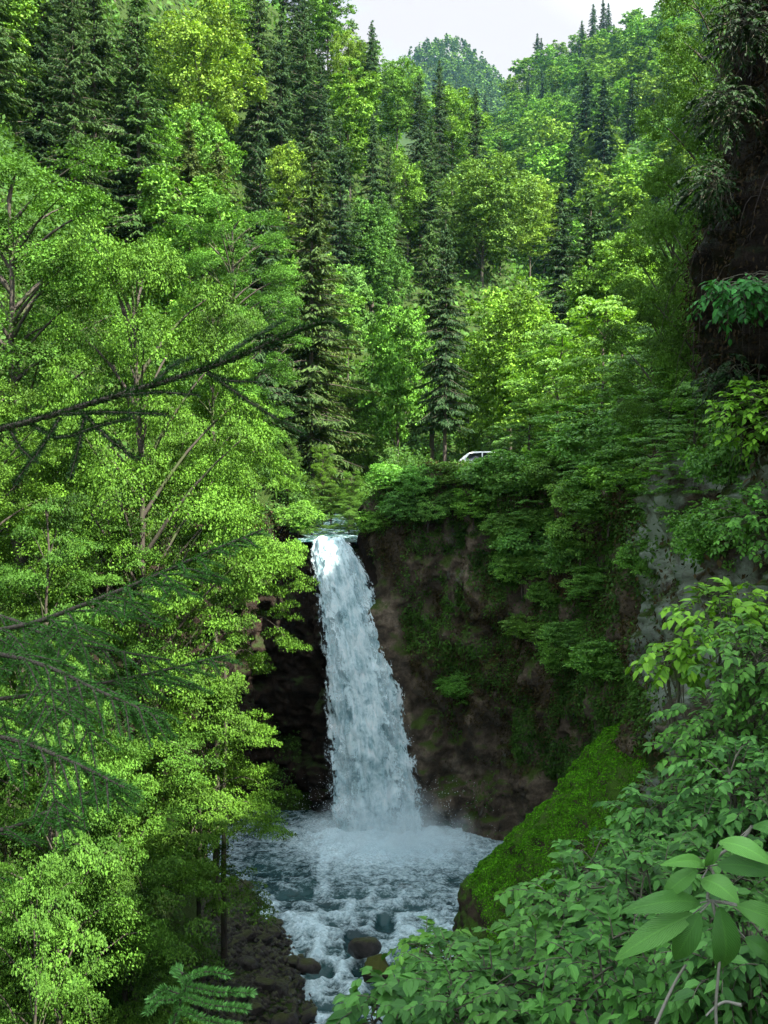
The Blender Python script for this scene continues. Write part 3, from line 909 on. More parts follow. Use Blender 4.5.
# near broadleaf trees on the left bank
NEAR = [  # px, py top, distance, kind, variant, crown radius in metres
    (20, 108, 34, 'full', 0, 5.6, (0.95, 1.08, .9), 'large broad near tree rising at the left edge over the branch'),
    (138, 168, 31, 'full', 1, 3.9, (1.1, 1.15, .85), 'near broadleaf with a thin dark upright trunk behind the long dark branch'),
    (-30, 330, 27, 'full', 1, 3.2, (1.2, 1.2, .9), 'bright near tree cut by the left edge beside the dark branch'),
    (216, 290, 38, 'high', 0, 2.9, (1.1, 1.15, .9), 'near broadleaf left of the waterfall brink'),
    (60, 470, 24, 'slim', 0, 2.2, (.6, .72, .62), 'dense near broadleaf among the lower spruce branches on the left'),  # tint darkened to paint in a shaded gap among the crowns
    (224, 430, 34, 'high', 0, 2.5, (1.15, 1.2, .9), 'near tree with layered yellow-green sprays beside the dark grotto'),
    (124, 500, 30, 'slim', 0, 2.8, (.7, .8, .7), 'near tree with a dark trunk showing under the spruce branches'),  # darker tint paints shade between the trees
    (205, 688, 31, 'tier', 0, 3.0, (1.15, 1.18, .85), 'low spreading broadleaf with sunlit tiers left of the foot of the waterfall'),
    (60, 700, 22, 'layer', 0, 2.6, (1.0, 1.1, 1.0), 'low broadleaf with fan-like sprays at the lower left'),
    (130, 742, 26, 'layer', 1, 2.8, (1.05, 1.12, .9), 'low broadleaf between the tiered tree and the left edge'),
    (0, 610, 24, 'slim', 1, 2.3, (.85, .95, .8), 'near broadleaf cut by the left edge under the spruce branches'),  # tint lowered slightly, shade put into the leaf colour
    (40, 860, 20, 'layer', 0, 2.0, (.9, 1.0, .9), 'dark low broadleaf in the shade at the lower left corner'),
    (140, 860, 26, 'layer', 0, 1.8, (1.0, 1.1, .9), 'low bushy broadleaf above the gravel bank'),
]
for px, pyt, Y, key, var, R, tint, lab in NEAR:
    x = (px - 384) / F * Y
    H = EYE + (512 - pyt) / F * Y - g1(x, Y)
    print('near', px, pyt, 'H', round(H, 1), 'x', round(x, 1))
    plant('broadleaf_tree', key, var, x, Y, H, R / (R0[key] * H / T[key][var][2]), lab, 'tree', 'broadleaf trees on the left bank', tint)

# right bank
RIGHT = [
    (716, -70, 27, 'full', 0, 2.6, (1.02, 1.08, .9), 'tall broadleaf with sunlit yellow-green edge at the upper right'),
    (672, 130, 32, 'full', 1, 2.0, (.95, 1.0, .85), 'broadleaf under the tall sunlit one on the right bank'),
    (604, 296, 49, 'shade', 0, 3.4, (1.25, 1.2, .7), 'small maple with sunlit top on the right bank above the cliff'),
    (556, 330, 56, 'shade', 1, 3.4, (1.1, 1.1, .8), 'small maple with flat tiers behind the cliff top'),
    (655, 325, 38, 'shade', 1, 2.6, LG, 'shaded small maple left of the dark overhang'),
    (704, 360, 31, 'shade', 0, 2.4, (.9, 1, 1), 'shaded small maple below the dark overhang'),
    (528, 396, 57, 'shade', 0, 2.6, LG, 'shaded shrubby maple right of the white car on the cliff top'),
    (590, 390, 47, 'shade', 1, 2.8, (.95, 1.05, 1), 'shaded shrubby maple with bluish flat sprays above the cliff'),
    (640, 410, 39, 'shade', 0, 2.3, (.8, .9, .9), 'dark shrubby maple above the grey lichen rock'),
]
for px, pyt, Y, key, var, R, tint, lab in RIGHT:
    x = (px - 384) / F * Y
    H = EYE + (512 - pyt) / F * Y - g1(x, Y)
    print('right', px, pyt, 'H', round(H, 1), 'g', round(g1(x, Y), 1))
    plant('broadleaf_tree' if key == 'full' else 'maple_shrub', key, var, x, Y, H, R / (R0[key] * H / T[key][var][2]), lab, 'tree' if key == 'full' else 'shrub', 'trees and shrubs on the right bank', tint)

for px, pyt, Y, H, R, lab in ((458, 458, 58, 1.6, 1.1, 'low bush in front of the rear of the white car'), (484, 465, 57.5, 1.5, 0.9, 'low bush in front of the middle of the white car'), (528, 448, 58, 2.4, 1.4, 'bush in front of the nose of the white car')):
    x = (px - 384) / F * Y
    plant('roadside_bush', 'bush', 1, x, Y, H, R / (R0['bush'] * H / 3), lab, 'bush', 'bushes by the parked car', (1.0, 1.05, .9), z=EYE + (512 - pyt) / F * Y - H + .2)

for px, pyt, Y, R, lab in ((312, 500, 58, 1.2, 'bush on the left edge of the stream just above the brink'), (349, 497, 59, 1.3, 'bush on the right edge of the stream just above the brink'), (331, 486, 66, 1.6, 'bush in the bend of the stream behind the brink')):
    x = (px - 384) / F * Y
    H = 2.6
    plant('streamside_bush', 'layer', 1, x, Y, H, R / (R0['layer'] * H / 9), lab, 'bush', 'bushes at the brink', (1.0, 1.0, 1.0), z=EYE + (512 - pyt) / F * Y - H + .2)

CPX = CL[..., 0] / CL[..., 1] * F + 384
CPY = 512 - (CL[..., 2] - EYE) / CL[..., 1] * F


def cliff_hit(px, py):
    """the nearest rock point seen at this place in the photograph"""
    m = (np.abs(CPX - px) < 7) & (np.abs(CPY - py) < 7)
    k = np.argmin(np.where(m, CL[..., 1], 1e9))
    return CL.reshape(-1, 3)[k]


CLIFFSHRUB = [
    (664, 500, 1.6, 1.0, (1.0, 1.1, .8), 'green bush in a crack of the upper lichen rock'),
    (640, 560, 1.4, .9, (1.0, 1.15, .8), 'small green bush on the left edge of the lichen rock'),
    (700, 545, 1.3, .8, (.9, 1.05, .8), 'small bush in the middle of the lichen rock'),
    (684, 452, 2.0, 1.1, (.9, 1.0, .8), 'dark shrub on top of the lichen rock below the overhang'),
    (722, 476, 1.8, .9, (.8, .95, .8), 'dark shrub right of the top of the lichen rock'),
    (500, 478, 2.6, 2.0, (1.0, 1.1, .9), 'green shrub on the cliff top edge below the right end of the car'),
    (560, 470, 3.0, 2.2, (1.0, 1.1, 1.0), 'broad green shrub draped over the middle of the right wall top'),
    (610, 455, 2.6, 2.0, (.95, 1.05, 1.0), 'green shrub on the wall top left of the lichen rock'),
    (535, 545, 2.4, 2.0, (1, 1.15, 1.1), 'bluish green shrub in the upper middle of the right wall'),
    (592, 590, 2.2, 1.6, (.85, 1.0, .8), 'green bush left of the lower lichen rock'),
    (600, 660, 2.0, 1.5, (.9, 1.05, .7), 'green bush at the foot of the lichen rock above the moss'),
    (460, 690, 1.8, 1.6, (.75, .95, .6), 'patch of green bush low on the brown wall right of the fall'),
    (400, 478, 1.6, 1.5, (.85, 1.0, .7), 'small bush at the cliff corner right of the brink'),
    (366, 512, 1.5, 1.1, (1.1, 1.15, .7), 'leafy bush leaning over the right edge of the brink'),
    (298, 520, 2.0, 1.2, (1.1, 1.15, .7), 'leafy bush leaning over the left edge of the brink'),
    (528, 500, 2.6, 1.7, (.95, 1.05, 1), 'small shrub hanging over the cliff right of the waterfall'),
    (512, 575, 2.6, 1.6, (1, 1.15, 1.15), 'pale green shrub with drooping sprays low on the cliff face'),
    (566, 560, 2.6, 1.6, (.8, .9, .8), 'dark shrub on the cliff face between the pale shrub and the lichen rock'),
    (590, 500, 2.8, 1.7, (.85, .95, .9), 'dark shrub under the shrubby maples at the top of the right wall'),
    (555, 660, 2.2, 1.3, (.9, 1.0, .6), 'low bush on the right wall above the top of the mossy slab'),
    (450, 500, 1.6, 1.2, (.7, .8, .6), 'little dark bush at the cliff edge below the white car'),
    (640, 500, 2.4, 1.4, (.75, .85, .8), 'dark bush above the left part of the lichen rock'),
]
for k, (px, py, H, R, tint, lab) in enumerate(CLIFFSHRUB):
    c = cliff_hit(px, py + 15)
    print('cliffshrub', px, py, c)
    plant('cliff_shrub', 'bush' if k % 3 else 'shade', k, c[0] + .2, c[1] + .2, H, R / (R0['bush'] * H / 3 if k % 3 else R0['shade'] * H / 9), lab, 'shrub', 'shrubs rooted on the rock walls', tint, z=c[2])

CR = random.Random(31)
for row, (py, rn) in enumerate(((486, 'top'), (520, 'upper'), (555, 'upper middle'), (592, 'middle'), (630, 'lower middle'), (668, 'lowest'))):
    lo = [380, 395, 500, 515, 530, 556][row]
    hi = [650, 606, 596, 590, 590, 604][row]
    px, k = lo, 0
    while px < hi:
        c = cliff_hit(px, py + CR.uniform(-8, 8))
        R = CR.uniform(1.0, 1.6)
        H = CR.uniform(1.3, 2.2)
        v = CR.uniform(.75, 1.15)
        plant('cliff_shrub', 'bush', k, c[0], c[1], H, R / (R0['bush'] * H / 3), 'small shrub in the %s row on the right rock wall, %s' % (rn, ORD[k]), 'shrub', 'shrubs rooted on the rock walls', (1.3 * v * CR.uniform(.8, 1.1), 1.3 * v, 1.3 * v * CR.uniform(.6, 1.0)), z=c[2] - .2)
        k += 1
        px += CR.uniform(30, 46)

# far slope: rows of trees; hand placed landmarks first
FAR = [
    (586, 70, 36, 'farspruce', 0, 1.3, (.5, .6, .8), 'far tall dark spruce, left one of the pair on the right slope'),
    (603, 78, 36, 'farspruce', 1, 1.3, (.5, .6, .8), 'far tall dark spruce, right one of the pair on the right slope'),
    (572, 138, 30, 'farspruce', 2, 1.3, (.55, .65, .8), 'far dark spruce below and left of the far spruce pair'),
    (662, 12, 17, 'farleaf', 0, 1.0, LG, 'far round broadleaf on the skyline at the upper right'),
    (679, 1, 26, 'farspruce', 3, 1.2, DK, 'far spruce alone on the skyline at the upper right'),
    (512, 108, 20, 'farleaf', 1, 1.2, DK, 'far dark rounded broadleaf right of the blue hill'),
]
for px, pyt, H, key, var, w, tint, lab in FAR:
    Y = solve(px, pyt, H, 200, 760)
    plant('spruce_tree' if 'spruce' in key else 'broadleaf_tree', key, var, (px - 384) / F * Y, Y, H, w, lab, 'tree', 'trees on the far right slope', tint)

ROWN = ['on the far slope skyline', 'in the far row under the skyline', 'in the far upper row', 'in the far upper middle row',
        'in the far middle row', 'in the far lower middle row', 'in the far low row', 'in the far lowest row']
ROWY = [690, 610, 530, 460, 400, 345, 295, 250]
rr = random.Random(3)
for r, (Y0, rn) in enumerate(zip(ROWY, ROWN)):
    px = 470 + rr.uniform(0, 8)
    items = []
    while px < 705:
        Y = Y0 * rr.uniform(0.95, 1.05)
        sp = rr.random() < (0.8 if r == 0 and px > 525 and px < 630 else 0.22)
        items.append((px, Y, sp))
        px += (3.4 if sp and r == 0 else 8.2) * F / Y0 * rr.uniform(0.75, 1.35)
    cnt = {True: 0, False: 0}
    for px, Y, sp in items:
        x = (px - 384) / F * Y
        H = rr.uniform(26, 36) if sp and r == 0 else rr.uniform(20, 28) if sp else rr.uniform(14, 21)
        v = rr.uniform(0.8, 1.25)
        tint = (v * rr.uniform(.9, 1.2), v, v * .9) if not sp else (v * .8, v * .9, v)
        lab = ('small dark spruce %s, %s' if sp else 'small round broadleaf %s, %s') % (rn, ORD[min(19, cnt[sp])])
        cnt[sp] += 1
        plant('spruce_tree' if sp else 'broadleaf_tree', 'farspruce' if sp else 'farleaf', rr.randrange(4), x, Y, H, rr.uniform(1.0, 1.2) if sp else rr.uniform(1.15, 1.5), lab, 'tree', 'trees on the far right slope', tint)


# filler trees between the named ones on the left slope, each in its own gap
def filler():
    rr = random.Random(8)
    rows = [(48, 'in the nearest left slope row'), (58, 'in the second left slope row'), (70, 'in the lowest left slope row'), (84, 'in the low left slope row'), (100, 'in the middle left slope row'),
            (120, 'in the upper middle left slope row'), (145, 'in the upper left slope row'), (172, 'in the high left slope row'), (200, 'in the highest left slope row')]
    for Y0, rn in rows:
        cnt = {True: 0, False: 0}
        px = -10
        while px < 470:
            Y = Y0 * rr.uniform(.95, 1.05)
            x = (px - 384) / F * Y
            sp = rr.random() < 0.2 and Y0 > 60
            py_t = 512 - (g1(x, Y) + 20 - EYE) / Y * F
            if (px < 125 and py_t < 110) or (250 < px < 320 and py_t < 60):
                sp = True
            if g1(x, Y) > 24 and py_t > (215 if Y0 < 60 else -170) and all((x - a) ** 2 + (Y - b) ** 2 > 5.0 ** 2 for a, b in PLACED):
                lab = ('slope spruce %s, %s' if sp else 'slope broadleaf %s, %s') % (rn, ORD[min(19, cnt[sp])])
                cnt[sp] += 1
                v = rr.uniform(.75, 1.15)
                plant('spruce_tree' if sp else 'broadleaf_tree', 'spruce' if sp else 'mid', rr.randrange(4), x, Y, rr.uniform(18, 25) if sp else rr.uniform(12, 18), rr.uniform(.8, 1), lab, 'tree',
                      'trees filling the valley slopes', (v * 1.05, v * 1.08, v))
                PLACED.append((x, Y))
            px += 6.5 * F / Y0 * rr.uniform(.8, 1.25)


filler()


# far blue hill: a wood that reads as one mass
def distant_wood():
    rng = np.random.default_rng(2)
    acc = Acc()
    n = 520
    px = rng.uniform(385, 515, n)
    Y = rng.uniform(1230, 1420, n)
    x = (px - 384) / F * Y
    z = ground(x, Y)
    for i in range(n):
        H = rng.uniform(18, 27)
        k = 46
        u = rng.random(k) ** 0.7
        a = rng.random(k) * 6.28
        sp = rng.random() < .6
        r = (1 - u) * 5 + .6 if sp else np.sqrt(np.clip(1 - (u * 2 - 1) ** 2, 0, 1)) * 7
        hh = u * H if sp else 5 + u * 13
        c = np.column_stack([x[i] + np.cos(a) * r, Y[i] + np.sin(a) * r, z[i] + hh])
        out = np.column_stack([np.cos(a), np.sin(a), np.full(k, -.3)])
        stamp(acc, DIAMOND, c, out + .3 * rng.normal(size=(k, 3)), nrm(out + np.array([0, 0, 1.2]) + .4 * rng.normal(size=(k, 3))), rng.uniform(2.5, 4.5, k), rng.uniform(2, 3, k), 0 if sp else 1)
    o = obj('distant_forest', acc.mesh('distant_forest', [M['needle'], M['leaf_far']]))
    tag(o, 'far blue-green wooded hilltop under the sky', 'forest', kind='stuff')


distant_wood()


# ground plants on banks and slopes
def undergrowth():
    rng = np.random.default_rng(6)
    acc = Acc()

    def sow(n, xr, yr, size, cond, hgt):
        x = rng.uniform(*xr, n)
        y = rng.uniform(*yr, n)
        z = ground(x, y)
        e = 0.3
        gx = (ground(x + e, y) - z) / e
        gy = (ground(x, y + e) - z) / e
        ok = cond(x, y, z)
        x, y, z, gx, gy = x[ok], y[ok], z[ok], gx[ok], gy[ok]
        nor = nrm(np.column_stack([-gx, -gy, np.ones(len(x))]))
        clump = np.clip(fbm(np.column_stack([x, y, z]) * 0.8, 3) + .4, 0, 1)
        m = len(x)
        c = np.column_stack([x, y, z]) + nor * (0.1 + rng.random((m, 1)) ** 1.5 * hgt * (0.3 + clump[:, None]))
        d = nor * 0.4 + rng.normal(0, 1, (m, 3)) + np.array([0, 0, -.2])
        l = size * rng.uniform(.6, 1.5, m)
        stamp(acc, DIAMOND, c, d, nrm(nor + np.array([0, -.1, .7]) + .5 * rng.normal(size=(m, 3))), l, l * .6)

    notcliff = lambda x, y, z: ~((y > 14) & (y < 53.5) & (x > -8.5) & (x < 11) & ~((y < 30) & (x < 6)) & ~((y < 36) & (x < -5)) & ~(z > 17.5)) & (z > 0.4)
    sow(70000, (-32, -3), (8, 50), 0.16, lambda x, y, z: (z > 0.9) & notcliff(x, y, z), 0.9)
    sow(46000, (-2, 8), (3, 24), 0.10, lambda x, y, z: (z > 1) & (np.hypot(x, y) > 3) & notcliff(x, y, z), 0.35)
    sow(45000, (5, 26), (12, 58), 0.20, lambda x, y, z: z > 16, 0.8)
    sow(60000, (-60, -8), (38, 75), 0.30, lambda x, y, z: z > 15.5, 1.6)
    sow(110000, (-42, 45), (56, 120), 0.40, lambda x, y, z: (z > 15.8) & ~((x > 1.5) & (x < 9.5) & (y > 56.5) & (y < 64)), 1.2)
    sow(60000, (-60, 80), (110, 260), 0.8, lambda x, y, z: z > 0, 2.2)
    sow(110000, (-10, 260), (260, 730), 2.0, lambda x, y, z: (x / y > 0.02) & (x / y < 0.34), 2.6)
    sow(90000, (-13, 3), (53.8, 84), 0.16, lambda x, y, z: (z > 13.6) & ((x < np.interp(y, [53, 62, 80], [-4.3, -4.5, -6.4])) | (x > np.interp(y, [53, 62, 80], [-1.5, -0.9, -2.3]))), 1.9)
    sow(9000, (-9, 2), (54.5, 58), 0.14, lambda x, y, z: (x < -4.6) | (x > -1.2), 0.7)
    o = obj('undergrowth', acc.mesh('undergrowth', M['cover']))
    tag(o, 'low green plants covering the banks and slopes', 'undergrowth', kind='stuff')


undergrowth()


# ------------------------------------------------------------------ water
def water_mat():
    k = NT('stream_water')
    geo = k.n('ShaderNodeNewGeometry')
    at = k.n('ShaderNodeAttribute', attribute_name='foam')
    o = geo.outputs['Position']
    n1 = k.noise(o, 2.2, 8, 0.7, 0.8)
    n2 = k.noise(o, 9.0, 6, 0.7, 0.5)
    f = k.math('ADD', at.outputs['Fac'], k.math('MULTIPLY', k.math('SUBTRACT', n1, 0.5), 1.3))
    f = k.math('ADD', f, k.math('MULTIPLY', k.math('SUBTRACT', n2, 0.5), 0.7))
    fac = k.ramp(f, [(0.34, (0, 0, 0)), (0.62, (.55, .55, .55)), (0.95, (1, 1, 1))])
    deep = k.ramp(k.noise(o, 0.5, 4), [(0.35, (0.010, 0.036, 0.040)), (0.6, (0.024, 0.072, 0.074)), (0.75, (0.045, 0.042, 0.036))])
    w = k.n('ShaderNodeBsdfPrincipled')
    w.inputs['Roughness'].default_value = 0.12
    w.inputs['IOR'].default_value = 1.33
    k.l(deep, w.inputs['Base Color'])
    fo = k.n('ShaderNodeBsdfPrincipled')
    fo.inputs['Roughness'].default_value = 0.7
    k.l(k.ramp(n2, [(0.32, (0.30, 0.47, 0.51)), (0.68, (0.72, 0.86, 0.90))]), fo.inputs['Base Color'])
    bn = k.n('ShaderNodeBump')
    bn.inputs['Strength'].default_value = 0.5
    bn.inputs['Distance'].default_value = 0.08
    k.l(k.math('ADD', n1, n2), bn.inputs['Height'])
    k.l(bn.outputs[0], w.inputs['Normal'])
    k.l(bn.outputs[0], fo.inputs['Normal'])
    mx = k.n('ShaderNodeMixShader')
    k.l(fac, mx.inputs[0])
    k.l(w.outputs[0], mx.inputs[1])
    k.l(fo.outputs[0], mx.inputs[2])
    k.l(mx.outputs[0], k.out.inputs['Surface'])
    return k.m


def fall_mat(name, cut, soft):
    k = NT(name)
    tc = k.n('ShaderNodeTexCoord')
    uv = tc.outputs['UV']
    v1 = k.mapped(uv, (6, 13, 1))
    v2 = k.mapped(uv, (20, 42, 1))
    v3 = k.mapped(uv, (45, 11, 1))
    n1 = k.noise(v1, 1.0, 7, 0.66, 0.5)
    n2 = k.noise(v2, 1.0, 7, 0.72, 0.9)
    n3 = k.noise(v3, 1.0, 4, 0.6, 0.2)
    s = k.math('ADD', k.math('MULTIPLY', n1, 0.45), k.math('ADD', k.math('MULTIPLY', n2, 0.38), k.math('MULTIPLY', n3, 0.17)))
    col = k.ramp(s, [(0.34, (0.10, 0.21, 0.24)), (0.44, (0.34, 0.53, 0.57)), (0.53, (0.68, 0.84, 0.87)), (0.62, (0.88, 0.95, 0.96))])
    pb = k.n('ShaderNodeBsdfPrincipled')
    pb.inputs['Roughness'].default_value = 0.55
    k.l(col, pb.inputs['Base Color'])
    tr = k.n('ShaderNodeBsdfTranslucent')
    k.l(col, tr.inputs['Color'])
    m1 = k.n('ShaderNodeMixShader')
    m1.inputs[0].default_value = 0.25
    k.l(pb.outputs[0], m1.inputs[1])
    k.l(tr.outputs[0], m1.inputs[2])
    bn = k.n('ShaderNodeBump')
    bn.inputs['Strength'].default_value = 0.9
    bn.inputs['Distance'].default_value = 0.18
    k.l(s, bn.inputs['Height'])
    k.l(bn.outputs[0], pb.inputs['Normal'])
    sx = k.n('ShaderNodeSeparateXYZ')
    k.l(uv, sx.inputs[0])
    e = k.math('SUBTRACT', 1.0, k.math('ABSOLUTE', k.math('SUBTRACT', k.math('MULTIPLY', sx.outputs[0], 2.0), 1.0)))
    a = k.math('ADD', k.math('MULTIPLY', e, 3.2), k.math('MULTIPLY', k.math('SUBTRACT', s, 0.5), soft))
    al = k.ramp(k.math('ADD', a, -cut), [(0.0, (0, 0, 0)), (0.35, (1, 1, 1))])
    tp = k.n('ShaderNodeBsdfTransparent')
    mx = k.n('ShaderNodeMixShader')
    k.l(al, mx.inputs[0])
    k.l(tp.outputs[0], mx.inputs[1])
    k.l(m1.outputs[0], mx.inputs[2])
    k.l(mx.outputs[0], k.out.inputs['Surface'])
    return k.m


M['water'] = water_mat()
M['fall'] = fall_mat('falling_water', 0.30, 5.0)
M['veil'] = fall_mat('falling_water_veil', 1.55, 11.0)



def make_water():
    rng = np.random.default_rng(4)
    ys = np.arange(-40, 54.6, 0.11)
    ys = np.concatenate([np.arange(-40, 14, 0.5), np.arange(14, 54.6, 0.085)])
    L = np.interp(ys, [-40, -30, 0, 8, 15, 22, 33, 42, 49, 54.6], [-46, -39.5, -15, -12, -9, -6.8, -4.3, -7.4, -8.6, -8.2])
    R = np.interp(ys, [-40, -30, 0, 8, 15, 22, 33, 42, 49, 54.6], [-36, -29.5, -8, -5, -1, 1.8, 4.2, 6.5, 8, 9])
    z0 = np.interp(ys, [-40, -30, 0, 15, 22, 33, 43, 55], [-5.2, -4.5, -3.2, -2.0, -1.3, -0.55, 0.0, 0.0])
    u = np.linspace(0, 1, 150)
    X = L[:, None] + (R - L)[:, None] * u[None]
    Y = np.repeat(ys[:, None], 150, 1)
    base = np.exp(-(((X - 0.1) / 4.6) ** 2 + ((Y - 49.8) / 4.2) ** 2))
    rap = np.clip((45 - Y) / 5, 0, 1)
    p = np.stack([X, Y, X * 0], -1)
    rg = ridged(p * np.array([1.0, 0.8, 1]), 4)
    fb = fbm(p * 0.8, 4)
    Z = z0[:, None] + 0.05 * fbm(p * 2.5, 3) + base * (0.35 + 0.45 * fbm(p * 1.6, 4)) + rap * (0.26 * rg + 0.22 * fb)
    edge = np.clip((X - L[:, None]) / 2.5, 0, 1)
    calm = np.exp(-(((X + 4.6) / 2.4) ** 2 + ((Y - 45) / 3.6) ** 2))
    foam = 0.05 + 1.0 * base + rap * (0.26 + 0.85 * rg * 0.7 + 0.6 * fb) + 0.25 * np.exp(-((Y - 47) / 4) ** 2) * (X > -3)
    foam += 0.08 + 0.12 * (X < -2.5) * (Y > 42) + 0.35 * (1 - edge)
    me = build_mesh('stream_water', np.stack([X, Y, Z], -1), grid_faces(*X.shape), M['water'], True, attr={'foam': foam.ravel()})
    tag(obj('stream_water', me), 'foaming stream and plunge pool below the waterfall', 'water', kind='structure')
    # stream feeding the fall
    ys = np.arange(53.3, 80, 0.25)
    u = np.linspace(0, 1, 30)
    L = np.interp(ys, [53, 62, 80], [-4.6, -4.9, -6.6])
    R = np.interp(ys, [53, 62, 80], [-1.3, -0.7, -2.2])
    X = L[:, None] + (R - L)[:, None] * u
    Y = np.repeat(ys[:, None], 30, 1)
    Z = np.interp(Y, [53, 54.2, 62, 80], [14.55, 14.78, 14.98, 16.1]) + 0.07 * fbm(np.stack([X, Y, X], -1) * 1.8, 3)
    me = build_mesh('upper_stream_water', np.stack([X, Y, Z], -1), grid_faces(*X.shape), M['water'], True, attr={'foam': np.full(X.size, 0.34)})
    tag(obj('upper_stream_water', me), 'stream arriving at the brink of the waterfall', 'water', kind='structure')
    # the fall
    acc = Acc()
    for layer, (dy, wid, mi) in enumerate(((0, 1.0, 0), (-0.28, 1.12, 1))):
        nt, nv = 330, 110
        t = np.linspace(0, 1, nt)
        zt = 14.85 - t * 15.2
        yc = 53.35 - 1.9 * np.sqrt(t) - 1.5 * t + dy
        py = 512 + (EYE - zt) / yc * F
        l = (np.interp(py, FPY, FL) - 384) / F * yc
        r = (np.interp(py, FPY, FR) - 384) / F * yc
        v = np.linspace(-1, 1, nv)
        cx, hw = (l + r) / 2, (r - l) / 2 * wid
        X = cx[:, None] + hw[:, None] * v
        Z = np.repeat(zt[:, None], nv, 1)
        Y = yc[:, None] + 0.22 * (v[None] ** 2) * np.clip(hw, 0.5, 2)[:, None]
        q = np.stack([v[None] * 3.2 + 0 * Z + 7 * layer, Z * 0.42, 0 * Z], -1)
        a = (0.07 + 0.16 * t)[:, None]
        dsp = fbm(q, 4) * 1.6 + 0.6 * fbm(q * np.array([3, 2.2, 1]) + 5, 3)
        Y = Y - a * dsp
        X = X + 0.08 * fbm(q * 2.3 + 11, 3) + (np.abs(v)[None] ** 4) * 0.10 * fbm(q * np.array([1, 3, 1]) + 31, 4) * np.sign(v)[None]
        uv = np.stack([np.repeat((v[None] + 1) / 2, nt, 0), np.repeat(t[:, None], nv, 1)], -1).reshape(-1, 2)
        lip = np.exp(-t / 0.06)[:, None]
        Z = Z + lip * (0.22 * fbm(np.stack([v * 2.2 + 3, v * 0, v * 0], -1), 3) - 0.28 * np.abs(v) ** 3)[None]
        Y = Y + lip * (0.5 * fbm(np.stack([v * 1.7 + 9, v * 0, v * 0], -1), 3))[None]
        acc.add(np.stack([X, Y, Z], -1).reshape(-1, 3), grid_faces(nt, nv), mi, uv)
    o = obj('waterfall', acc.mesh('waterfall', [M['fall'], M['veil']], True, True))
    tag(o, 'tall white waterfall plunging from the mossy brink into the pool', 'waterfall', kind='structure')


make_water()


def spray():
    rng = np.random.default_rng(14)
    n = 4500
    t = rng.random(n)
    low = rng.random(n) < .985
    z = np.where(low, rng.random(n) ** 2.2 * 3.0, 14.4 - 14 * t)
    py = 512 + (EYE - z) / 51.3 * F
    l, r = (np.interp(py, FPY, FL) - 384) / F * 51.3, (np.interp(py, FPY, FR) - 384) / F * 51.3
    side = rng.random(n) < .5
    x = np.where(low, rng.normal(0, 2.1, n), np.where(side, l + .12, r - .16) + rng.normal(0, .10, n))
    y = np.where(low, 49.6 + rng.normal(0, 1.3, n), 53.2 - 1.9 * np.sqrt(np.clip((14.85 - z) / 15.2, 0, 1)) - 1.5 * (14.85 - z) / 15.2 - rng.random(n) * .4)
    s = 0.006 + 0.012 * rng.random(n) ** 2
    base = np.array([[1, 0, 0], [-1, 0, 0], [0, 1, 0], [0, -1, 0], [0, 0, 1.6], [0, 0, -1.6]], float)
    tri = np.array([[0, 2, 4], [2, 1, 4], [1, 3, 4], [3, 0, 4], [2, 0, 5], [1, 2, 5], [3, 1, 5], [0, 3, 5]])
    V = base[None] * s[:, None, None] + np.stack([x, y, z], -1)[:, None]
    me = build_mesh('spray', V.reshape(-1, 3), (tri[None] + (np.arange(n) * 6)[:, None, None]).reshape(-1, 3), plain('spray_drops', (.82, .9, .92), .4), True)
    tag(obj('spray', me), 'flying white drops around the waterfall', 'spray', kind='stuff')


spray()


def make_mist():
    k = NT('mist_vapour')
    tc = k.n('ShaderNodeTexCoord')
    vl = k.n('ShaderNodeVectorMath', operation='LENGTH')
    k.l(tc.outputs['Object'], vl.inputs[0])
    fall = k.math('SUBTRACT', 1.0, vl.outputs['Value'], True)
    nf = k.noise(tc.outputs['Object'], 2.2, 3)
    d = k.math('MULTIPLY', k.math('POWER', fall, 1.2), k.ramp(nf, [(0.4, (.05, .05, .05)), (0.66, (1, 1, 1))]))
    d = k.math('MULTIPLY', d, 1.15)
    pv = k.n('ShaderNodeVolumePrincipled')
    pv.inputs['Color'].default_value = (0.86, 0.97, 1.0, 1)
    pv.inputs['Anisotropy'].default_value = -0.1
    k.l(d, pv.inputs['Density'])
    k.l(pv.outputs[0], k.out.inputs['Volume'])
    import bmesh
    bm = bmesh.new()
    bmesh.ops.create_icosphere(bm, subdivisions=3, radius=1)
    me = bpy.data.meshes.new('mist')
    bm.to_mesh(me)
    bm.free()
    me.materials.append(k.m)
    o = obj('mist', me, loc=(0.3, 48.4, 0.3))
    o.scale = (4.6, 4.0, 2.7)
    tag(o, 'white spray hanging over the foot of the waterfall', 'mist', kind='stuff')


make_mist()


# ------------------------------------------------------------------ rocks
def rock_mesh(name, seed, mat, sub=4, rough=0.3, flat=0.7):
    import bmesh
    bm = bmesh.new()
    bmesh.ops.create_icosphere(bm, subdivisions=sub, radius=1)
    co = np.array([v.co[:] for v in bm.verts])
    rng = np.random.default_rng(seed)
    # cut planes give broken faces
    for _ in range(9):
        n = nrm(rng.normal(size=3))
        d = rng.uniform(0.55, 0.85)
        s = co @ n - d
        co = co - np.clip(s, 0, None)[:, None] * n * 0.9
    co = co * (1 + rough * 0.5 * fbm(co * 1.4 + seed * 3.1, 4)[:, None] + 0.18 * ridged(co * 2.2 + seed, 3)[:, None]) * np.array([1, 0.85, flat])
    f = np.array([[v.index for v in fc.verts] for fc in bm.faces])
    bm.free()
    return build_mesh(name, co, f, mat, True)


RK = [rock_mesh('rock', s, M['wetrock'], 3) for s in range(5)]


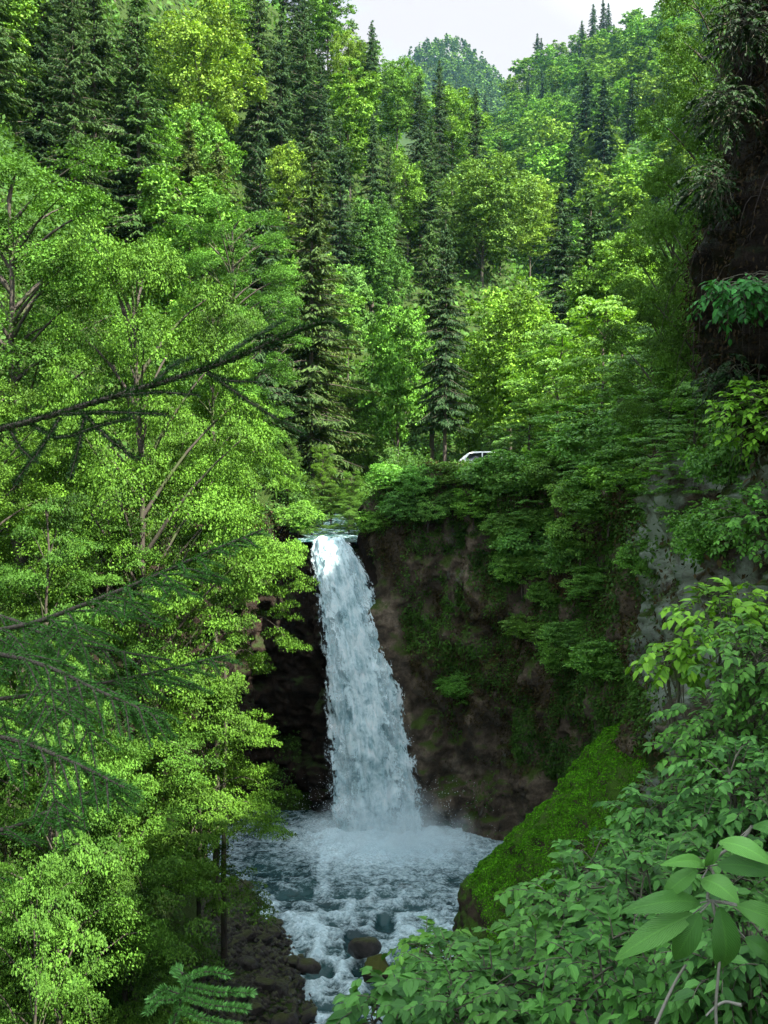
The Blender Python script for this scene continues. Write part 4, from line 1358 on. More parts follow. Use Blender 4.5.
def boulder(name, px, py, Y, sx, sy, sz, mesh, label, sink=0.25, rz=0.0):
    c = P(px, py, Y)
    o = obj(name, mesh, loc=c)
    o.scale = (sx, sy, sz)
    o.rotation_euler = (0, 0, rz)
    tag(o, label, 'rock')
    return o


boulder('boulder', 364, 948, 36.6, 0.62, 0.55, 0.62, RK[1], 'dark wet boulder in the rapids, just upstream of the mossy topped one', rz=.4)
boulder('boulder', 377, 971, 34.2, 0.66, 0.6, 0.62, rock_mesh('boulder', 9, rock_mat('boulder_moss', ((.02, .016, .012), (.05, .04, .03), (.09, .075, .05)), moss=(.085, .095, .02), moss_bias=0.0, scale=2), 4), 'olive mossy topped boulder in the rapids near the leafy shrubs', rz=1.2)
boulder('boulder', 309, 966, 34.6, 0.42, 0.4, 0.4, RK[3], 'dark rock at the edge of the gravel bank beside the white rapids')


def rubble():
    rr = random.Random(5)
    n = 0
    while n < 120:
        Y = rr.uniform(29.5, 43.5)
        xl = np.interp(Y, [29, 33, 38, 43], [-5.4, -5.6, -6.6, -7.2])
        xr = np.interp(Y, [29, 33, 38, 41, 43.5], [-2.0, -2.2, -3.2, -4.2, -5.4])
        x = rr.uniform(xl, xr)
        s = 0.12 + 0.32 * rr.random() ** 2.2
        o = obj('rock', RK[rr.randrange(5)], loc=(x, Y, max(g1(x, Y), -0.35) + s * 0.25))
        o.scale = (s * rr.uniform(.8, 1.3), s * rr.uniform(.8, 1.3), s * rr.uniform(.7, 1.1))
        o.rotation_euler = (rr.uniform(-.4, .4), rr.uniform(-.4, .4), rr.uniform(0, 6.28))
        tag(o, 'small dark broken rock lying on the gravel bank beside the stream', 'rock', 'rocks on the gravel bank')
        n += 1
    rng = np.random.default_rng(9)
    m = 5200
    y = rng.uniform(28, 44, m)
    x = np.interp(y, [28, 33, 38, 44], [-6.4, -6.4, -7.0, -7.6]) + rng.random(m) * np.interp(y, [28, 33, 38, 44], [4.6, 4.2, 3.7, 2.0])
    base = np.array([[1, 0, 0], [-1, 0, 0], [0, 1, 0], [0, -1, 0], [0, 0, .8], [0, 0, -.8]], float)
    tri = np.array([[0, 2, 4], [2, 1, 4], [1, 3, 4], [3, 0, 4], [2, 0, 5], [1, 2, 5], [3, 1, 5], [0, 3, 5]])
    s = 0.05 + 0.13 * rng.random(m) ** 2
    z = np.maximum(ground(x, y), -0.5) + s * .3
    a = rng.random(m) * 6.28
    V = base[None] * (1 + .3 * rng.normal(size=(m, 6, 3)))
    ca, sa = np.cos(a)[:, None], np.sin(a)[:, None]
    V = np.stack([V[..., 0] * ca - V[..., 1] * sa, V[..., 0] * sa + V[..., 1] * ca, V[..., 2]], -1) * s[:, None, None] + np.stack([x, y, z], -1)[:, None]
    me = build_mesh('gravel', V.reshape(-1, 3), (tri[None] + (np.arange(m) * 6)[:, None, None]).reshape(-1, 3), M['wetrock'], False)
    tag(obj('gravel', me), 'dark brown gravel and rubble on the left shore', 'gravel', kind='stuff')


rubble()


def log():
    a, b = P(230, 940, 38.4), P(272, 986, 34.0)
    t = np.linspace(0, 1, 10)[:, None]
    pts = a + (b - a) * t + np.array([0, 0, 1]) * 0.1 * np.sin(t * 3.1)
    acc = Acc()
    acc.add(*tube(pts, 0.13 - 0.05 * t[:, 0], 9))
    for k, (u, d) in enumerate(((.35, (.5, .2, .5)), (.6, (-.3, -.2, .55)))):
        p0 = a + (b - a) * u
        acc.add(*tube(np.array([p0, p0 + np.array(d) * .5, p0 + np.array(d)]), [0.05, .035, .015], 5))
    tag(obj('fallen_log', acc.mesh('fallen_log', M['bark_dark'], True)), 'fallen dark log lying across the gravel bank at the lower left', 'log')


log()


def mossy_slab():
    prof = np.array([(2.75, -2.2), (2.75, -0.6), (2.7, 0.6), (2.85, 1.7), (3.3, 2.7), (4.2, 3.7), (5.2, 4.8), (6.6, 6.3), (8.0, 7.9), (9.0, 8.7), (10.5, 9.3), (12, 9.6)])
    d = np.r_[0, np.cumsum(np.linalg.norm(np.diff(prof, axis=0), axis=1))]
    nu, nv = 200, 130
    s = np.linspace(0, d[-1], nu)
    px_, pz_ = np.interp(s, d, prof[:, 0]), np.interp(s, d, prof[:, 1])
    ker = np.hanning(13)
    ker /= ker.sum()
    px_ = np.convolve(np.pad(px_, 6, 'edge'), ker, 'valid')
    pz_ = np.convolve(np.pad(pz_, 6, 'edge'), ker, 'valid')
    v = np.linspace(0, 1, nv)
    Y = 28.5 + 10.5 * v
    # ends fall away: steep back edge, long front slope
    sink = 7.5 * np.clip((v - 0.78) / 0.22, 0, 1) ** 2.2 + 4.0 * np.clip((0.55 - v) / 0.55, 0, 1) ** 1.3
    X = px_[:, None] + np.clip((v - .75) / .25, 0, 1)[None] ** 2 * 1.6 + 0.5 * np.clip((.5 - v), 0, 1)[None]
    Z = np.maximum(pz_[:, None] - sink[None], -2.5 + 0 * pz_[:, None])
    p = np.stack([X, np.repeat(Y[None], nu, 0), Z], -1)
    nor = np.cross(np.gradient(p, axis=0), np.gradient(p, axis=1))
    nor = nrm(nor)
    if nor[nu // 2, nv // 2, 2] < 0:
        nor = -nor
    p = p + nor * (0.42 * fbm(p * 0.6, 4) + 0.22 * ridged(p * 1.3, 3) + .12 * fbm(p * 3.5, 3))[..., None]
    r = empty('mossy_rock', (6.5, 34, 0))
    tag(r, 'big sloping rock slab thick with bright green moss beside the pool', 'rock')
    me = build_mesh('slab', p.reshape(-1, 3) - np.array([6.5, 34, 0]), grid_faces(nu, nv), M['rock_moss'], True)
    obj('slab', me, r)
    rng = np.random.default_rng(3)
    c = (p[:-1, :-1] + p[1:, 1:]) / 2
    nz = nor[:-1, :-1, 2]
    mask = np.clip((nz - 0.42) * 4, 0, 1) * np.clip(fbm(c * 0.9, 4) * 2.5 + 1.05, 0, 1) * (c[..., 2] > 0.3)
    n = 95000
    q, nn, i, j = scatter_on(p, n, rng, mask)
    nn = np.where(nn[:, 2:] < 0, -nn, nn)
    acc = Acc()
    dd = nn * 0.7 + rng.normal(0, .8, (n, 3)) + np.array([-.3, -.2, -.4])
    ln = rng.uniform(0.03, 0.10, n)
    stamp(acc, DIAMOND, q + nn * 0.04 * rng.random((n, 1)) - np.array([6.5, 34, 0]), dd, nrm(nn + .5 * rng.normal(size=(n, 3))), ln, ln * .6)
    tag(obj('moss', acc.mesh('moss', M['moss']), r), kind='stuff')


mossy_slab()


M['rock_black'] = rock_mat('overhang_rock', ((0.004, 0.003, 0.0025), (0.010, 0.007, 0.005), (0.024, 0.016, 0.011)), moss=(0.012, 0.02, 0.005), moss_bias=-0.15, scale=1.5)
M['twig'] = bark_mat('dead_twig', (0.010, 0.007, 0.005), (0.035, 0.025, 0.018))
M['dead'] = leaf_mat('dead_leaf', (0.008, 0.006, 0.003), (0.030, 0.021, 0.010), trans=0.1, spec=0.05)


def overhang():
    pys = [-120, 0, 80, 150, 200, 260, 320, 370, 410, 450]
    pxs = [770, 764, 752, 732, 716, 708, 706, 716, 738, 775]
    Yc = 15.5
    nz, nv = 150, 130
    z = np.linspace(EYE + (512 + 120) / F * Yc, EYE + (512 - 450) / F * Yc, nz)
    xl = np.interp(512 - (z - EYE) / Yc * F, pys, pxs)
    xl = (xl - 384) / F * Yc
    key = np.array([(7, 22), (3.2, 19.5), (0.9, 17.5), (0.1, 16.0), (0.25, 14.6), (1.0, 13.3), (2.4, 12.2), (5, 10.5), (9, 9)], float)
    d = np.r_[0, np.cumsum(np.linalg.norm(np.diff(key, axis=0), axis=1))]
    s = np.linspace(0, d[-1], nv)
    kx, ky = np.interp(s, d, key[:, 0]), np.interp(s, d, key[:, 1])
    X = xl[:, None] + kx
    Y = np.repeat(ky[None], nz, 0)
    p = np.stack([X, Y, np.repeat(z[:, None], nv, 1)], -1)
    dn = 0.7 * fbm(p * 0.6, 4) + 0.45 * ridged(p * np.array([1.2, 1.2, .6]), 4) + .25 * fbm(p * 3, 4)
    p = p + dn[..., None] * np.array([-0.75, -0.45, 0.2])
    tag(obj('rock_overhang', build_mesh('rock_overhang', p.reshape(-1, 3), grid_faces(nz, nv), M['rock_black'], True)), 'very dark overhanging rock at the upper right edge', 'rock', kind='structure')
    rng = np.random.default_rng(12)
    acc = Acc()
    q, nn, i, j = scatter_on(p, 1300, rng)
    for c in q:
        L = rng.uniform(0.4, 1.5)
        t = np.linspace(0, 1, 5)[:, None]
        side = rng.normal(0, .25, 3) + np.array([-.25, -.15, 0])
        acc.add(*tube(c + side * L * t * (1 - .4 * t) + np.array([0, 0, -1]) * L * t ** 1.6 * .8, 0.007 * (1 - .8 * t[:, 0]) + .0015, 4), 0)
    n = 52000
    q, nn, i, j = scatter_on(p, n, rng)
    d = rng.normal(0, .5, (n, 3)) + np.array([-.4, -.2, -.8])
    ln = rng.uniform(.04, .11, n)
    off = rng.random((n, 1)) * np.array([-.3, -.2, -.1])
    stamp(acc, DIAMOND, q + off, d, nrm(rng.normal(size=(n, 3)) + np.array([-.5, -.5, .3])), ln, ln * .3, 1)
    tag(obj('hanging_twigs', acc.mesh('hanging_twigs', [M['twig'], M['dead']])), 'brown dead twigs and roots hanging from the dark overhang', 'twigs', kind='stuff')


overhang()


# ------------------------------------------------------------------ near shrubs
def frond(acc, wood, p0, d0, L, n, ls, rng, mi=0, droop=0.4, tmpl=LEAF8, asp=0.62):
    """a leafy twig: leaves in two ranks"""
    d0 = nrm(np.asarray(d0, float))
    t = np.linspace(0, 1, 7)[:, None]
    pts = p0 + d0 * L * t + np.array([0, 0, -1]) * droop * L * t ** 2
    wood.add(*tube(pts, 0.006 * (1 - .7 * t[:, 0]) * (ls / .1) ** .5, 4))
    tt = np.linspace(0.12, 1.0, n)
    c = np.stack([np.interp(tt, t[:, 0], pts[:, k]) for k in range(3)], -1)
    tg = nrm(np.stack([np.interp(tt, t[:, 0], np.gradient(pts, axis=0)[:, k]) for k in range(3)], -1))
    sd = nrm(np.cross(tg, np.array([0, 0, 1.0]) + rng.normal(0, .15, 3)))
    s = np.where(np.arange(n) % 2 == 0, 1, -1)
    ang = np.where(np.arange(n) == n - 1, 0.0, 1.0)
    d = tg * (0.75) + sd * (s * ang)[:, None] * 0.95 + rng.normal(0, .16, (n, 3)) + np.array([0, 0, -.25])
    nor = np.array([0, 0, 1.0]) + rng.normal(0, .28, (n, 3)) + np.array([0, -.25, 0])
    ln = ls * rng.uniform(.55, 1.35, n) * rng.uniform(.8, 1.25) * (0.75 + 0.35 * np.sin(tt * 2.6))
    stamp(acc, tmpl, c, d, nrm(nor), ln, ln * asp, mi)


def near_shrub(name, px, py, Y, r, nfr, ls, tint, label, seed, mat='veined', asp=0.62, up=0.25, root=None, cat='shrub', stem='stem', squash=0.75, nl=9):
    rng = np.random.default_rng(seed)
    ls *= 0.74
    nfr = int(nfr * 1.75)
    c = P(px, py, Y)
    gx, gy = (c[0] + 0.15 * r, c[1] + 0.2 * r) if root is None else root[:2]
    gz = g1(gx, gy) if root is None else root[2]
    base = np.array([gx, gy, gz])
    rt = empty(name, base)
    wood, leaf = Acc(), Acc()
    nst = 5
    tips = []
    for k in range(nst):
        tgt = c + nrm(rng.normal(size=3)) * r * np.array([.6, .6, .45])
        t = np.linspace(0, 1, 8)[:, None]
        mid = np.array([0, 0, 1]) * 0.2 * np.linalg.norm(tgt - base)
        pts = base + (tgt - base) * t + mid * np.sin(t * 3.14) * 0.6 + rng.normal(0, .03, (8, 3)) * np.sin(t * 3.14)
        pts[0] -= np.array([0, 0, .15])
        wood.add(*tube(pts - base, 0.022 * (1 - .7 * t[:, 0]) * (.6 + .4 * r), 5))
        tips.append(pts)
    for k in range(int(nfr * 1.5)):
        v = nrm(rng.normal(size=3) + np.array([0, -.25, .15]))
        rad = rng.random() ** 0.45
        q = c + v * r * rad * np.array([1, 1, squash])
        d = v * np.array([1, 1, .5]) + rng.normal(0, .35, 3) + np.array([0, -.12, up])
        L = ls * rng.uniform(2.2, 3.8)
        st = tips[k % nst]
        j = st[rng.integers(4, 8)]
        if rng.random() < .35:
            tt = np.linspace(0, 1, 4)[:, None]
            a = q - nrm(d) * L * .3
            wood.add(*tube(j + (a - j) * tt + np.array([0, 0, .06]) * np.sin(tt * 3.14) - base, 0.007, 3))
        frond(leaf, wood, q - nrm(d) * L * .3 - base, d, L, nl, ls, rng, asp=asp)
    tag(rt, label, cat, 'leafy shrubs on the right foreground bank')
    obj('stem', wood.mesh('stem', M[stem], True), rt)
    obj('foliage', leaf.mesh('foliage', M[mat], False, True), rt).color = (*[1.12 * t for t in tint], 1)
    return rt


PG = (1.0, 1.0, 1.0)
BL = (0.98, 1.0, 1.12)
LI = (1.9, 1.55, 0.6)
NS = [
    (396, 1004, 7.2, .34, 22, .13, BL, 'shrub with large ribbed leaves at the bottom edge, nearest the rapids'),
    (455, 990, 7.6, .48, 44, .11, BL, 'bluish green leafy shrub at the bottom, right of the ribbed-leaf shrub'),
    (436, 950, 8.6, .28, 14, .11, (1.3, 1.2, .9), 'small pale green sprig standing out against the white rapids'),
    (548, 962, 8.0, .56, 60, .10, PG, 'leafy shrub overlapping the lower end of the mossy slab'),
    (545, 1005, 6.3, .62, 64, .105, PG, 'low leafy shrub at the bottom edge left of the large-leaved seedling'),
    (606, 890, 8.8, .60, 66, .10, BL, 'shrub of flat greyish green sprays in front of the moss'),
    (630, 985, 5.2, .50, 60, .085, (.9, 1, .9), 'low dense ground shrub directly under the large-leaved seedling'),
    (668, 822, 9.6, .56, 66, .10, BL, 'grey-green shrub at the top end of the mossy slab'),
    (712, 868, 7.6, .60, 70, .095, PG, 'leafy shrub just above the large-leaved seedling'),
    (755, 790, 8.0, .62, 70, .10, BL, 'leafy shrub at the right edge above the large-leaved seedling'),
    (722, 735, 9.4, .62, 70, .10, (1.1, 1.1, .9), 'leafy shrub right of the mossy slab under the lichen rock'),
    (765, 668, 9.0, .62, 66, .10, (1.15, 1.1, .95), 'green shrub at the right edge below the yellow sprouts'),
    (678, 655, 11.2, .34, 14, .14, LI, 'yellow-green sprout against the lichen rock, left one'),
    (722, 612, 11.0, .45, 22, .14, LI, 'yellow-green sprout against the lichen rock, upper right one'),
    (752, 520, 13.5, .62, 50, .11, (1.2, 1.2, .9), 'pale leafy shrub on the ledge at the right edge of the lichen rock'),
    (758, 412, 13.4, .62, 40, .13, LI, 'bright yellow-green shrub at the right edge under the overhang'),
    (748, 960, 4.4, .36, 40, .085, BL, 'low bluish leaves at the right bottom corner under the seedling'),
    (700, 1000, 4.6, .36, 42, .08, (.85, .95, .8), 'dark low leaves at the bottom edge right of the pale stems'),
    (480, 1018, 6.4, .5, 44, .11, BL, 'leafy shrub cut by the bottom edge in the middle'),
    (590, 930, 7.2, .62, 60, .105, PG, 'leafy shrub left of the tips of the large-leaved seedling'),
    (655, 905, 6.6, .55, 54, .10, BL, 'leafy shrub behind the left leaves of the large-leaved seedling'),
    (738, 905, 6.2, .50, 50, .10, PG, 'leafy shrub behind the right leaves of the large-leaved seedling'),
]
for k, (px, py, Y, r, nf, ls, tint, lab) in enumerate(NS):
    rt = None
    if Y > 13:
        c = P(px, py, Y)
        rt = (c[0] + .8, c[1] + .5, c[2] - .5)
    near_shrub('leafy_shrub', px, py, Y, r, nf, ls, tint, lab, 200 + k, root=rt, asp=0.66 if ls > .1 else .6)

# leafy bough coming out in front of the dark overhang
near_shrub('overhang_shrub', 742, 292, 13.2, .55, 34, .13, (.5, .85, .85), 'bluish green drooping bough in front of the dark overhang', 333, root=(6.2, 13.9, 19.2), up=-.3, squash=.45)


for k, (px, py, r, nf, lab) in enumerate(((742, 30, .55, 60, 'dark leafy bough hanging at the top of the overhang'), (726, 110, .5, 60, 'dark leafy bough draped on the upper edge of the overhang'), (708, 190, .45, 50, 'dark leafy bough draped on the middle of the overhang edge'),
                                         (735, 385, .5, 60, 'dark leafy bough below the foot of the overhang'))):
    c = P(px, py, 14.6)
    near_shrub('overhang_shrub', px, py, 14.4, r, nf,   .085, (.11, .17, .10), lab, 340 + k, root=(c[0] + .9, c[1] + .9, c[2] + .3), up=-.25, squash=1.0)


def seedling():
    rng = np.random.default_rng(77)
    Y = 2.75
    LV = [((693, 914), (615, 959), 25, .05), ((700, 913), (674, 961), 24, -.08), ((719, 907), (721, 972), 31, -.12), ((700, 903), (622, 911), 23, .08), ((697, 869), (661, 898), 18, -.04),
          ((705, 866), (662, 864), 15, .1), ((719, 842), (774, 864), 22, .12), ((718, 865), (776, 874), 23, .05), ((737, 906), (782, 930), 26, -.05), ((702, 879), (739, 902), 26, .10),
          ((708, 864), (722, 846), 10, .04), ((706, 866), (712, 848), 8, .02), ((752, 826), (790, 842), 20, .16), ((745, 938), (772, 960), 20, -.02)]
    leaf, wood = Acc(), Acc()
    hub = P(712, 900, Y)
    hub2 = P(709, 866, Y + .08)
    root = np.array([hub[0] + .03, hub[1] + .1, g1(hub[0] + .03, hub[1] + .1)])
    for (a, b, w, dy) in LV:
        p, q = P(*a, Y + dy * .2), P(*b, Y - .02 - dy * .5)
        L = np.linalg.norm(q - p)
        n = 9
        u = np.linspace(0, 1, n)
        wd = (w / F * Y) * 0.5 * np.power(np.sin(np.pi * np.clip(u * .96 + .02, 0, 1) ** .85), .85)
        d = nrm((q - p)[None])[0]
        nor = np.array([0, -0.75, 0.65])
        sd = nrm(np.cross(nor, d)[None])[0]
        nn = np.cross(d, sd)
        nv = 7
        vv = np.linspace(-1, 1, nv)
        arch = 0.16 * L * np.sin(u * np.pi) - .04 * L * u ** 2
        G = p + d * (L * u)[:, None, None] + sd * (wd[:, None] * vv)[..., None] + nn * (arch[:, None] + 0.32 * wd[:, None] * np.abs(vv) - 0.25 * wd[:, None] * vv ** 2)[..., None]
        uv = np.stack([np.repeat(u[:, None], nv, 1), np.repeat(.5 + .46 * vv[None], n, 0)], -1).reshape(-1, 2)
        leaf.add(G.reshape(-1, 3) - root, grid_faces(n, nv), 0, uv)
        h = hub2 if a[1] < 890 else hub
        t = np.linspace(0, 1, 5)[:, None]
        wood.add(*tube(h + (p - h) * t - root, 0.0022, 5))
    for a, b in ((hub, P(721, 1030, Y)), (hub2, hub), (P(737, 906, Y), hub), (P(752, 826, Y), hub2)):
        t = np.linspace(0, 1, 9)[:, None]
        wood.add(*tube(a + (b - a) * t + np.array([0.012, 0, 0]) * np.sin(t * 5) - root, 0.0045, 6))
    t = np.linspace(0, 1, 6)[:, None]
    e = P(721, 1030, Y)
    wood.add(*tube(e + (root - np.array([0, 0, .05]) - e) * t - root, 0.006, 6))
    rt = empty('seedling', root)
    tag(rt, 'young plant with large pointed compound leaves at the lower right', 'plant')
    obj('stem', wood.mesh('stem', M['stem_pale'], True), rt)
    o = obj('foliage', leaf.mesh('foliage', M['veined'], True, True), rt)
    o.color = (1.5, 1.4, 1.6, 1)
    # loose pale stalks beside it
    for (a, b, lab) in (((686, 965, 3.0), (648, 1040, 3.0), 'thin pale bare stalk left of the seedling stem'), ((706, 1016, 3.3), (742, 1000, 3.3), 'short pale bare stalk at the bottom right of the seedling')):
        p, q = P(*a), P(*b)
        t = np.linspace(0, 1, 9)[:, None]
        pts = p + (q - p) * t + np.array([0.01, 0.02, .012]) * np.sin(t * 4)
        acc = Acc()
        acc.add(*tube(pts, 0.0035 + .0025 * t[:, 0], 6))
        tag(obj('bare_stalk', acc.mesh('bare_stalk', M['stem_pale'], True)), lab, 'stalk')


seedling()


# ------------------------------------------------------------------ near spruce branches on the left
def needles(acc, wood, pts, rng, r0, dens=620, nl=0.021, taper=True):
    pts = np.asarray(pts, float)
    seg = np.linalg.norm(np.diff(pts, axis=0), axis=1)
    L = seg.sum()
    d = np.r_[0, np.cumsum(seg)] / L
    n = max(10, int(L * dens))
    t = rng.random(n)
    c = np.stack([np.interp(t, d, pts[:, k]) for k in range(3)], -1)
    g = nrm(np.gradient(pts, axis=0))
    tg = nrm(np.stack([np.interp(t, d, g[:, k]) for k in range(3)], -1))
    r = rng.normal(size=(n, 3))
    r -= (r * tg).sum(1, keepdims=True) * tg
    r = nrm(r)
    r[:, 2] = np.where(r[:, 2] < 0, r[:, 2] * .55, r[:, 2])
    dd = nrm(tg * 0.75 + r * 0.9)
    ln = nl * rng.uniform(.7, 1.2, n)
    stamp(acc, DIAMOND, c + dd * (ln * .5)[:, None], dd, nrm(np.cross(dd, rng.normal(size=(n, 3)))), ln, ln * 0.16)
    tt = np.linspace(0, 1, len(pts))
    wood.add(*tube(pts, r0 * (1 - .75 * tt) + 0.0012, 5))


def spruce_branch(parent, org, pts_px, seed, auto=True, side_len=.55, explicit=(), dens=620, nl=.021, r0=.013, droop=.25, name='branch', shoot=1.0, tint=(1.35, 1.6, 1.0), skip=0.12, spacing=.135):
    rng = np.random.default_rng(seed)
    P3 = np.array([P(*p) for p in pts_px])
    k = np.linspace(0, 1, len(P3))
    kk = np.linspace(0, 1, 18)
    pts = np.stack([np.interp(kk, k, P3[:, j]) for j in range(3)], -1)
    ker = np.array([.25, .5, .25])
    for _ in range(2):
        pts[1:-1] = .25 * pts[:-2] + .5 * pts[1:-1] + .25 * pts[2:]
    wood, leaf = Acc(), Acc()
    needles(leaf, wood, pts - org, rng, r0, dens, nl)
    L = np.linalg.norm(np.diff(pts, axis=0), axis=1).sum()
    if auto:
        m = int(L / spacing)
        for i in range(m):
            u = skip + (0.97 - skip) * (i + rng.random() * .5) / m
            q = np.array([np.interp(u, kk, pts[:, j]) for j in range(3)])
            tg = nrm((pts[min(17, int(u * 17) + 1)] - pts[int(u * 17)])[None])[0]
            sd = nrm(np.cross(tg, np.array([0, 0, 1.0]))[None])[0] * (1 if i % 2 else -1)
            l = side_len * (1 - u) ** .7 * rng.uniform(.55, 1.15) + .06
            t = np.linspace(0, 1, 7)[:, None]
            dr = nrm((tg * .8 + sd * .75 + rng.normal(0, .12, 3))[None])[0]
            tw = q + dr * l * t + np.array([0, 0, -1]) * droop * l * t ** 1.6
            needles(leaf, wood, tw - org, rng, .004, dens, nl * .95)
            if l > .28:
                for s2 in (1, -1):
                    for u2 in (.4, .62):
                        q2 = q + dr * l * u2 + np.array([0, 0, -1]) * droop * l * u2 ** 1.6
                        l2 = l * .38 * rng.uniform(.7, 1.1)
                        d2 = nrm((dr * .8 + s2 * .7 * np.cross(dr, [0, 0, 1]) + rng.normal(0, .1, 3))[None])[0]
                        needles(leaf, wood, q2 + d2 * l2 * t[::2] + np.array([0, 0, -1]) * droop * l2 * t[::2] - org, rng, .003, dens, nl * .9)
    for ex in explicit:
        E = np.array([P(*p) for p in ex])
        e = np.linspace(0, 1, len(E))
        ee = np.linspace(0, 1, 8)
        needles(leaf, wood, np.stack([np.interp(ee, e, E[:, j]) for j in range(3)], -1) - org, rng, .004, dens * shoot, nl * shoot)
    w = obj(name, wood.mesh(name, M['bark_dark'], True), parent)
    obj('needles', leaf.mesh('needles', M['needle_near']), w).color = (*tint, 1)
    return w


def near_spruce():
    org = np.array([-3.6, 4.6, g1(-3.6, 4.6)])
    rt = empty('spruce_tree', org)
    tag(rt, 'near dark spruce reaching its branches in from the left edge', 'tree')
    hz = np.linspace(-.3, 12, 10)
    acc = Acc()
    acc.add(*tube(np.column_stack([0 * hz, 0 * hz, hz]), .2 * (1 - .06 * hz), 10))
    obj('trunk', acc.mesh('trunk', M['bark_dark'], True), rt)
    B = lambda pts, seed, **k: spruce_branch(rt, org, pts, seed, **k)
    B([(-700, 560, 4.6), (-300, 500, 4.4), (0, 431, 4.2), (60, 414, 4.15), (105, 398, 4.1), (160, 383, 4.05), (207, 370, 4.0), (250, 352, 3.95), (290, 334, 3.9), (316, 321, 3.88), (336, 318, 3.87), (348, 332, 3.86)], 1, auto=False, r0=.014, nl=.030, dens=2500, tint=(.5, .56, .44), shoot=.72,  # needle tint darkened: backlit shade painted into this branch
      explicit=([(205, 371, 4), (240, 345, 4.2), (285, 320, 4.4)], [(208, 372, 4), (235, 392, 3.9), (265, 412, 3.85), (304, 434, 3.8)], [(207, 374, 4), (230, 381, 3.8), (258, 382, 3.7)],
                [(150, 387, 4.05), (172, 365, 4.2), (190, 358, 4.3)], [(120, 395, 4.1), (160, 392, 3.8), (198, 395, 3.7)], [(60, 414, 4.1), (105, 412, 3.8), (168, 414, 3.6)], [(80, 410, 4.1), (110, 440, 3.9), (138, 460, 3.8)],
                [(30, 424, 4.2), (60, 440, 3.9), (100, 425, 3.7), (130, 418, 3.6)], [(10, 430, 4.2), (22, 450, 4.1), (36, 462, 4.0)], [(60, 418, 4.1), (40, 450, 3.8), (15, 482, 3.6)], [(85, 412, 4.1), (78, 450, 3.9), (70, 478, 3.8)]))
    B([(-700, 640, 4.8), (-300, 660, 4.7), (0, 634, 4.6), (40, 622, 4.55), (90, 602, 4.5), (140, 583, 4.45), (185, 562, 4.4), (225, 545, 4.35), (262, 530, 4.3)], 2, side_len=.55, droop=.45, dens=1150, nl=.022)
    B([(-700, 560, 4.2), (-300, 610, 4.2), (0, 651, 4.1), (55, 668, 4.0), (95, 690, 3.95), (135, 706, 3.9), (165, 720, 3.9)], 3, side_len=.55, droop=.4, dens=1150, nl=.022)
    B([(-500, 720, 5.0), (-200, 715, 5.0), (0, 700, 4.9), (70, 690, 4.85), (140, 676, 4.8), (190, 664, 4.75), (228, 655, 4.7)], 4, side_len=.6, droop=.35, dens=1150, nl=.022)
    B([(-600, 640, 3.8), (-250, 690, 3.8), (0, 735, 3.7), (45, 750, 3.65), (90, 770, 3.6), (125, 788, 3.55)], 5, side_len=.5, droop=.45, dens=1150, nl=.022)
    B([(-600, 860, 4.4), (-250, 850, 4.4), (0, 835, 4.3), (40, 815, 4.3), (80, 795, 4.25), (115, 783, 4.2)], 6, side_len=.42, droop=.3, dens=1150, nl=.022)
    B([(-500, 560, 5.0), (-200, 590, 5.0), (0, 610, 5.0), (50, 640, 4.9), (110, 650, 4.8), (170, 660, 4.7)], 7, side_len=.55, droop=.6, dens=1150, nl=.022)


near_spruce()


def sapling_tip():
    base = P(168, 1040, 3.6)
    g = g1(base[0], base[1])
    org = np.array([base[0], base[1], g])
    rt = empty('spruce_sapling', org)
    tag(rt, 'tip of a young bluish spruce with thick side twigs at the bottom edge', 'young tree')
    acc = Acc()
    t = np.linspace(0, 1, 8)[:, None]
    acc.add(*tube(np.array([0, 0, -.05]) + (base - org) * t, .014 - .006 * t[:, 0], 6))
    obj('trunk', acc.mesh('trunk', M['bark_dark'], True), rt)
    tops = [[(183, 974, 3.6), (178, 968, 3.62)], [(189, 976, 3.6), (210, 971, 3.5), (228, 975, 3.45)], [(187, 986, 3.6), (215, 992, 3.45), (251, 993, 3.35)], [(182, 996, 3.6), (210, 1005, 3.4), (246, 1009, 3.3)],
            [(186, 985, 3.6), (178, 975, 3.62), (174, 970, 3.63)], [(183, 996, 3.6), (165, 988, 3.6), (150, 1000, 3.5)], [(180, 1000, 3.6), (160, 1000, 3.5), (147, 1012, 3.4)], [(176, 1008, 3.6), (205, 1020, 3.4), (240, 1028, 3.3)]]
    w = spruce_branch(rt, org, [(168, 1040, 3.6), (176, 1015, 3.6), (184, 992, 3.6), (189, 978, 3.6)], 21, auto=False, explicit=tops, dens=2200, nl=.026, r0=.007)
    for c in w.children:
        c.color = (2.7, 2.5, 2.7, 1)


sapling_tip()


